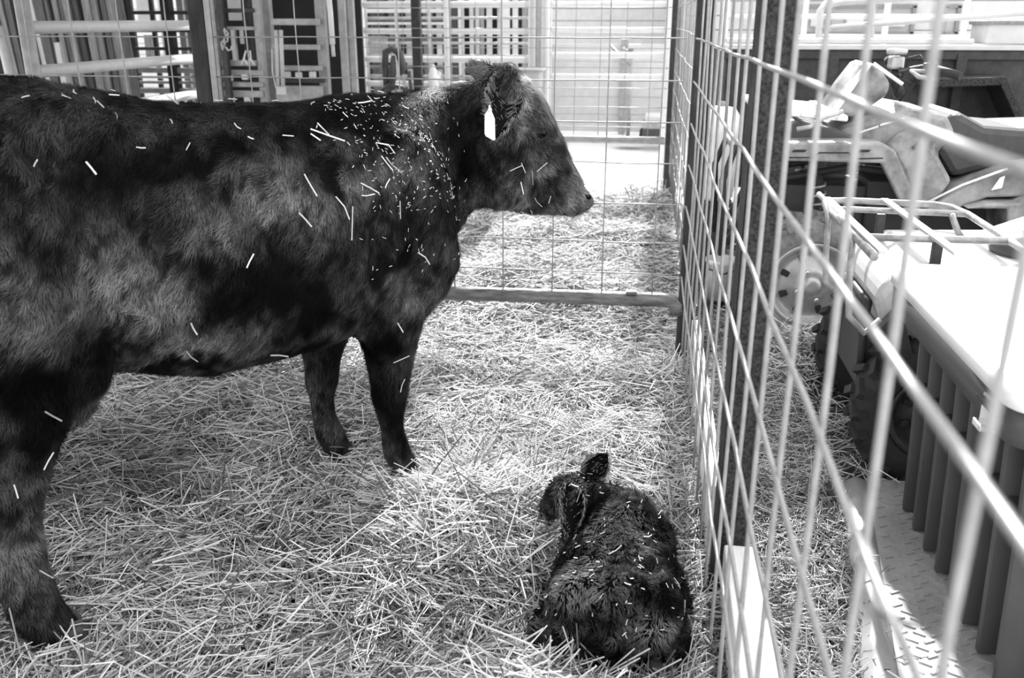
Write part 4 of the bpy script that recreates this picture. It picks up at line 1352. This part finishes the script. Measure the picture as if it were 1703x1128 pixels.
part('back_panel', MB().box(((at(352, 0, 8.2).x + at(600, 0, 8.2).x) / 2, 8.2, 1.15), (at(600, 0, 8.2).x - at(352, 0, 8.2).x, .03, 2.3)), M['blackgap'], ch)
for px, wd, tn in ((358, .05, 'greypipe'), (372, .05, 'darksteel'), (412, .05, 'darksteel'), (432, .06, 'greypipe'), (447, .075, 'greypipe'), (536, .075, 'greypipe'), (572, .06, 'greypipe'), (586, .05, 'greypipe'), (420, .03, 'darksteel')):
    upr(ch, 'upright', px, 7.4 + random.uniform(-.15, .15), wd, tn)
for x0, y0, x1, y1, tn in ((362, 14, 424, 21, 'darksteel'), (362, 44, 424, 50, 'greypipe'), (362, 100, 428, 110, 'greypipe'), (360, 116, 440, 126, 'greypipe'), (360, 136, 440, 145, 'greypipe'), (360, 150, 440, 162, 'greypipe'),
                           (452, 31, 532, 42, 'greypipe'), (452, 74, 532, 83, 'greypipe'), (470, 109, 536, 118, 'greypipe'), (455, 130, 540, 138, 'darksteel'), (460, 142, 538, 175, 'greypipe')):
    plate(ch, 'cross_plate', x0, y0, x1, y1, 7.35, tn)
plate(ch, 'white_sheet', 378, -10, 406, 34, 7.9, 'whiteboard')
plate(ch, 'pale_sheet', 384, 50, 396, 100, 7.9, 'paintpipe')
plate(ch, 'pale_sheet', 399, 50, 409, 73, 7.9, 'paintpipe')
for px, py in ((382, 130), (408, 128), (478, 124), (497, 125), (520, 124), (385, 166), (412, 166)):
    q = at(px, py, 7.3)
    part('bolt_lug', MB().box(q, (.05, .04, .045)), M['paintpipe'], ch, .006)
q = at(548, 0, 7.2)
tag(part('lever_arm', MB().tube([(q.x - .02, 7.2, 2.0), (q.x, 7.2, 1.6), at(553, 74, 7.2)], .022, 10), M['whitepipe'], ch, 0))
part('lever_tip', MB().tube([at(553, 74, 7.2), at(555, 94, 7.2)], .015, 8), M['paintpipe'], ch)
rd = thing('hanging_rods', 'pair of pale rods with a small white tag hanging on the chute', 'rods', tuple(at(466, 50, 7.2)))
part('rod', MB().tube([at(459, 50, 7.2), at(461, 90, 7.2), at(463, 160, 7.2)], .017, 8), M['paintpipe'], rd)
part('rod', MB().tube([at(467, 50, 7.2), at(468, 80, 7.2), at(471, 150, 7.2)], .017, 8), M['paintpipe'], rd)
part('cord', MB().tube([at(452, 82, 7.18), at(453, 120, 7.18), at(459, 146, 7.18), at(468, 150, 7.18)], .006, 6), M['paintpipe'], rd)
q = at(468, 151, 7.16)
part('tag_plate', MB().box(q, (.075, .01, .06)), M['whiteboard'], rd)
part('hook', MB().tube([at(459, 50, 7.2), at(463, 42, 7.28), at(467, 50, 7.2)], .006, 6), M['darksteel'], rd)
ck = thing('hanging_chain', 'short chain with a hook hanging on the chute', 'chain', tuple(at(374, 50, 7.2)))
for i in range(7):
    t = i / 6
    c0 = at(374 + 8 * math.sin(t * 5) * .5, 52 + 26 * t, 7.2)
    ln = [c0 + Vector((.014 * math.cos(a) if i % 2 else 0, 0 if i % 2 else .014 * math.cos(a), .022 * math.sin(a))) for a in np.linspace(0, 2 * math.pi, 12, endpoint=False)]
    part('link', MB().tube(ln, .005, 6, closed=True), M['paintpipe'], ck)
part('hook', MB().tube([at(375, 78, 7.2), at(380, 84, 7.2), at(385, 82, 7.2), at(385, 76, 7.2)], .008, 6), M['paintpipe'], ck)
sc = thing('hanging_tongs', 'two small wire tongs hanging side by side on the chute', 'tongs', tuple(at(408, 88, 7.2)))
for dx in (0, 11):
    part('tong', MB().tube([at(409 + dx * .6, 84, 7.2), at(406 + dx, 96, 7.2), at(402 + dx, 108, 7.2)], .007, 6).tube([at(405 + dx, 96, 7.2), at(412 + dx, 108, 7.2)], .007, 6), M['whitepipe'], sc)

# rail stack between the gate and the black post
rs = thing('rail_rack', 'rack of stacked rails between pipe gate and black post', 'rack', tuple(at(250, 200, 8.4).xy) + (0,))
for px, wd, tn in ((205, .07, 'darksteel'), (283, .09, 'blackpost'), (306, .06, 'greypipe'), (318, .05, 'greypipe'), (222, .05, 'darksteel'), (258, .04, 'darksteel')):
    upr(rs, 'upright', px, 8.4 + random.uniform(-.1, .1), wd, tn)
for y0, y1, tn in ((18, 24, 'darksteel'), (48, 54, 'darksteel'), (78, 84, 'darksteel'), (104, 108, 'paintpipe'), (112, 122, 'greypipe'), (126, 131, 'paintpipe'), (134, 140, 'greypipe'), (146, 156, 'greypipe')):
    plate(rs, 'rail', 204, y0, 352, y1, 8.3, tn)
for x0, x1, y1 in ((204, 219, 96), (226, 254, 38), (262, 280, 95), (322, 336, 100)):
    plate(rs, 'white_panel', x0, -8, x1, y1, 9.2, 'whiteboard')
plate(rs, 'grey_panel', 240, 58, 258, 95, 9.1, 'greyboard')

# things hanging and standing in the yard
hl_ = thing('hanging_harness', 'dark leather harness hanging in front of the white corral panel', 'harness', tuple(at(655, 80, 8.7)))
part('strap', MB().tube([at(643, 152, 8.7), at(640, 110, 8.7), at(641, 86, 8.7), at(652, 80, 8.7), at(664, 88, 8.7), at(670, 112, 8.7), at(667, 125, 8.7)], [.03, .035, .035, .03, .04, .04, .02], 10), M['leather'], hl_)
part('pad', MB().tube([at(652, 150, 8.68), at(653, 120, 8.68), at(654, 92, 8.68)], [.03, .035, .02], 10), M['leather'], hl_)
part('buckle', MB().box(at(672, 132, 8.66), (.035, .012, .09)), M['whiteboard'], hl_, .004)
part('cinch', MB().tube([at(635, 150, 8.66), at(648, 142, 8.66), at(665, 145, 8.66), at(684, 150, 8.66), at(680, 118, 8.66)], .022, 8), M['leather'], hl_)
jg = thing('plastic_jug', 'white plastic jug hung on the rail right of the dark upright', 'jug', tuple(at(720, 100, 8.8)))
q = at(721, 130, 8.8)
part('jug_body', MB().lathe([(.02, -.12), (.048, -.115), (.05, .02), (.035, .07), (.016, .10), (.016, .12), (.005, .122)], q, 'Z', 20), M['plasticwhite'], jg)
part('jug_handle', MB().tube([q + Vector((.03, -.01, .06)), q + Vector((.065, -.01, .05)), q + Vector((.06, -.01, -.02)), q + Vector((.045, -.01, -.04))], .009, 8), M['plasticwhite'], jg)
part('hang_cord', MB().tube([q + Vector((0, 0, .11)), at(722, 97, 8.85)], .004, 6), M['paintpipe'], jg)
tu = thing('feed_tub', 'pale rounded feed tub behind the cow\'s ear', 'feed tub', tuple(at(875, 200, 8.95).xy) + (0,))
q0, q1 = at(846, 114, 8.95), at(904, 170, 8.95)
part('tub_shell', MB().loft([taper_ring(q0.x + .04, q1.x - .05, 8.86, 9.0, q1.z, .04), taper_ring(q0.x + .01, q1.x - .015, 8.84, 9.0, (q0.z + q1.z) / 2, .05), taper_ring(q0.x, q1.x, 8.83, 9.0, q0.z, .05)]), M['whiteboard'], tu)
part('tub_rim', MB().tube([p for p in taper_ring(q0.x - .008, q1.x + .008, 8.825, 9.005, q0.z, .05)], .012, 8, closed=True), M['whitepipe'], tu)
part('tub_leg', MB().box((q0.x + .07, 8.93, q1.z / 2), (.04, .04, q1.z)).box((q1.x - .09, 8.93, q1.z / 2), (.04, .04, q1.z)), M['greypipe'], tu)
ts = thing('pump_stand', 'slim stand with a pale top and slanted handle in the yard', 'stand', tuple(at(1049, 225, 12.6).xy) + (0,))
q = at(1050, 80, 12.6)
part('pole', MB().tube([(q.x, 12.6, 0), (q.x, 12.6, q.z)], .026, 10), M['greypipe'], ts)
part('head', MB().box(q + Vector((.04, 0, .02)), (.16, .08, .06)), M['whiteboard'], ts, .01)
part('spout', MB().tube([q + Vector((0, 0, -.02)), q + Vector((-.08, 0, -.03)), q + Vector((-.11, 0, -.0))], .014, 8), M['greypipe'], ts)
part('handle', MB().tube([at(1048, 108, 12.58), at(1015, 76, 12.58)], .018, 8), M['greypipe'], ts)
part('base', MB().box((q.x, 12.6, .015), (.3, .3, .03)), M['greypipe'], ts, .005)
cy = 12.4
q0, q1 = at(1050, 198, cy), at(1107, 230, cy)
xm = (q0.x + q1.x) / 2 + .12
hc = thing('hand_cart', 'low dark hand cart with a white sack top by the far post', 'cart', (xm, cy + .2, 0))
part('cart_bed', MB().box((xm, cy + .25, .22), (.40, .55, .09)), M['greypipe'], hc, .01)
part('white_top', MB().box((xm + .01, cy + .27, .31), (.36, .5, .085)), M['whiteboard'], hc, .02)
for dx in (-.15, .15):
    for dy in (.05, .45):
        part('castor', MB().lathe([(.02, -.02), (.085, -.022), (.09, 0), (.085, .022), (.02, .02)], (xm + dx, cy + dy, .088), 'Y', 18), M['rubber'], hc)
part('skirt', MB().box((xm, cy - .02, .14), (.40, .02, .10)), M['plasticdark'], hc)

# right background: bent white pipe gate, pale building with windows
bgx = 8.2
bgate = thing('pipe_gate', 'white bent-tube gate standing behind the trailer', 'gate', tuple(at(1400, 60, bgx).xy) + (0,))
part('frame_tube', MB().tube([Vector((at(1362, 60, bgx).x, bgx, .1)), at(1362, 60, bgx), at(1364, 18, bgx), at(1372, 8, bgx), at(1400, 2, bgx), at(1560, -6, bgx), at(1720, -10, bgx), Vector((at(1722, 0, bgx).x, bgx, .1))], .030, 10), M['whitepipe'], bgate)
part('rail', MB().tube([at(1364, 48, bgx), at(1480, 38, bgx), at(1720, 20, bgx)], .024, 10), M['whitepipe'], bgate)
part('rail', MB().tube([at(1364, 90, bgx), at(1720, 70, bgx)], .024, 10), M['whitepipe'], bgate)
part('upright', MB().tube([at(1452, 0, bgx), at(1448, 90, bgx)], .018, 10), M['whitepipe'], bgate)
wr = thing('wall_right', 'bright pale building wall with small windows behind the trailer', None, (5, 14.5, 0), None, 'structure')
for k in range(16):
    part('board', MB().box((6.2, 14.5, .1 + k * .2), (11.5, .04, .19)), M['whiteboard'], wr, .006)
part('backing', MB().box((6.2, 14.56, 1.6), (11.6, .04, 3.2)), M['greyboard'], wr)
for i, (x0, x1) in enumerate(((1330, 1378), (1382, 1448), (1452, 1516), (1575, 1590))):
    p, r_ = at(x0, 10, 14.4), at(x1, 56, 14.4)
    wn = thing('window_%d' % (i + 1), 'small grey framed window in the pale building wall', None, ((p.x + r_.x) / 2, 14.44, (p.z + r_.z) / 2), None, 'structure')
    cx, cz, wx, wz = (p.x + r_.x) / 2, (p.z + r_.z) / 2, r_.x - p.x, p.z - r_.z
    part('pane', MB().box((cx, 14.455, cz), (wx, .02, wz)), M['glass'], wn)
    part('window_frame', MB().box((cx, 14.43, cz + wz / 2), (wx + .06, .05, .05)).box((cx, 14.43, cz - wz / 2), (wx + .06, .05, .05)).box((cx - wx / 2, 14.43, cz), (.05, .05, wz)).box((cx + wx / 2, 14.43, cz), (.05, .05, wz)), M['greyboard'], wn)
    part('white_bag', MB().box((cx + wx * .1, 14.40, cz - wz * .05), (wx * .42, .04, wz * .4)), M['whiteboard'], wn, .01) if wx > .3 else None
panel('pale rail fence beyond the trailer on the right', 1205, 1720, 11.5, (-12, 28, 62, 95), .03, M['whitepipe'], (1335, 1470, 1600))
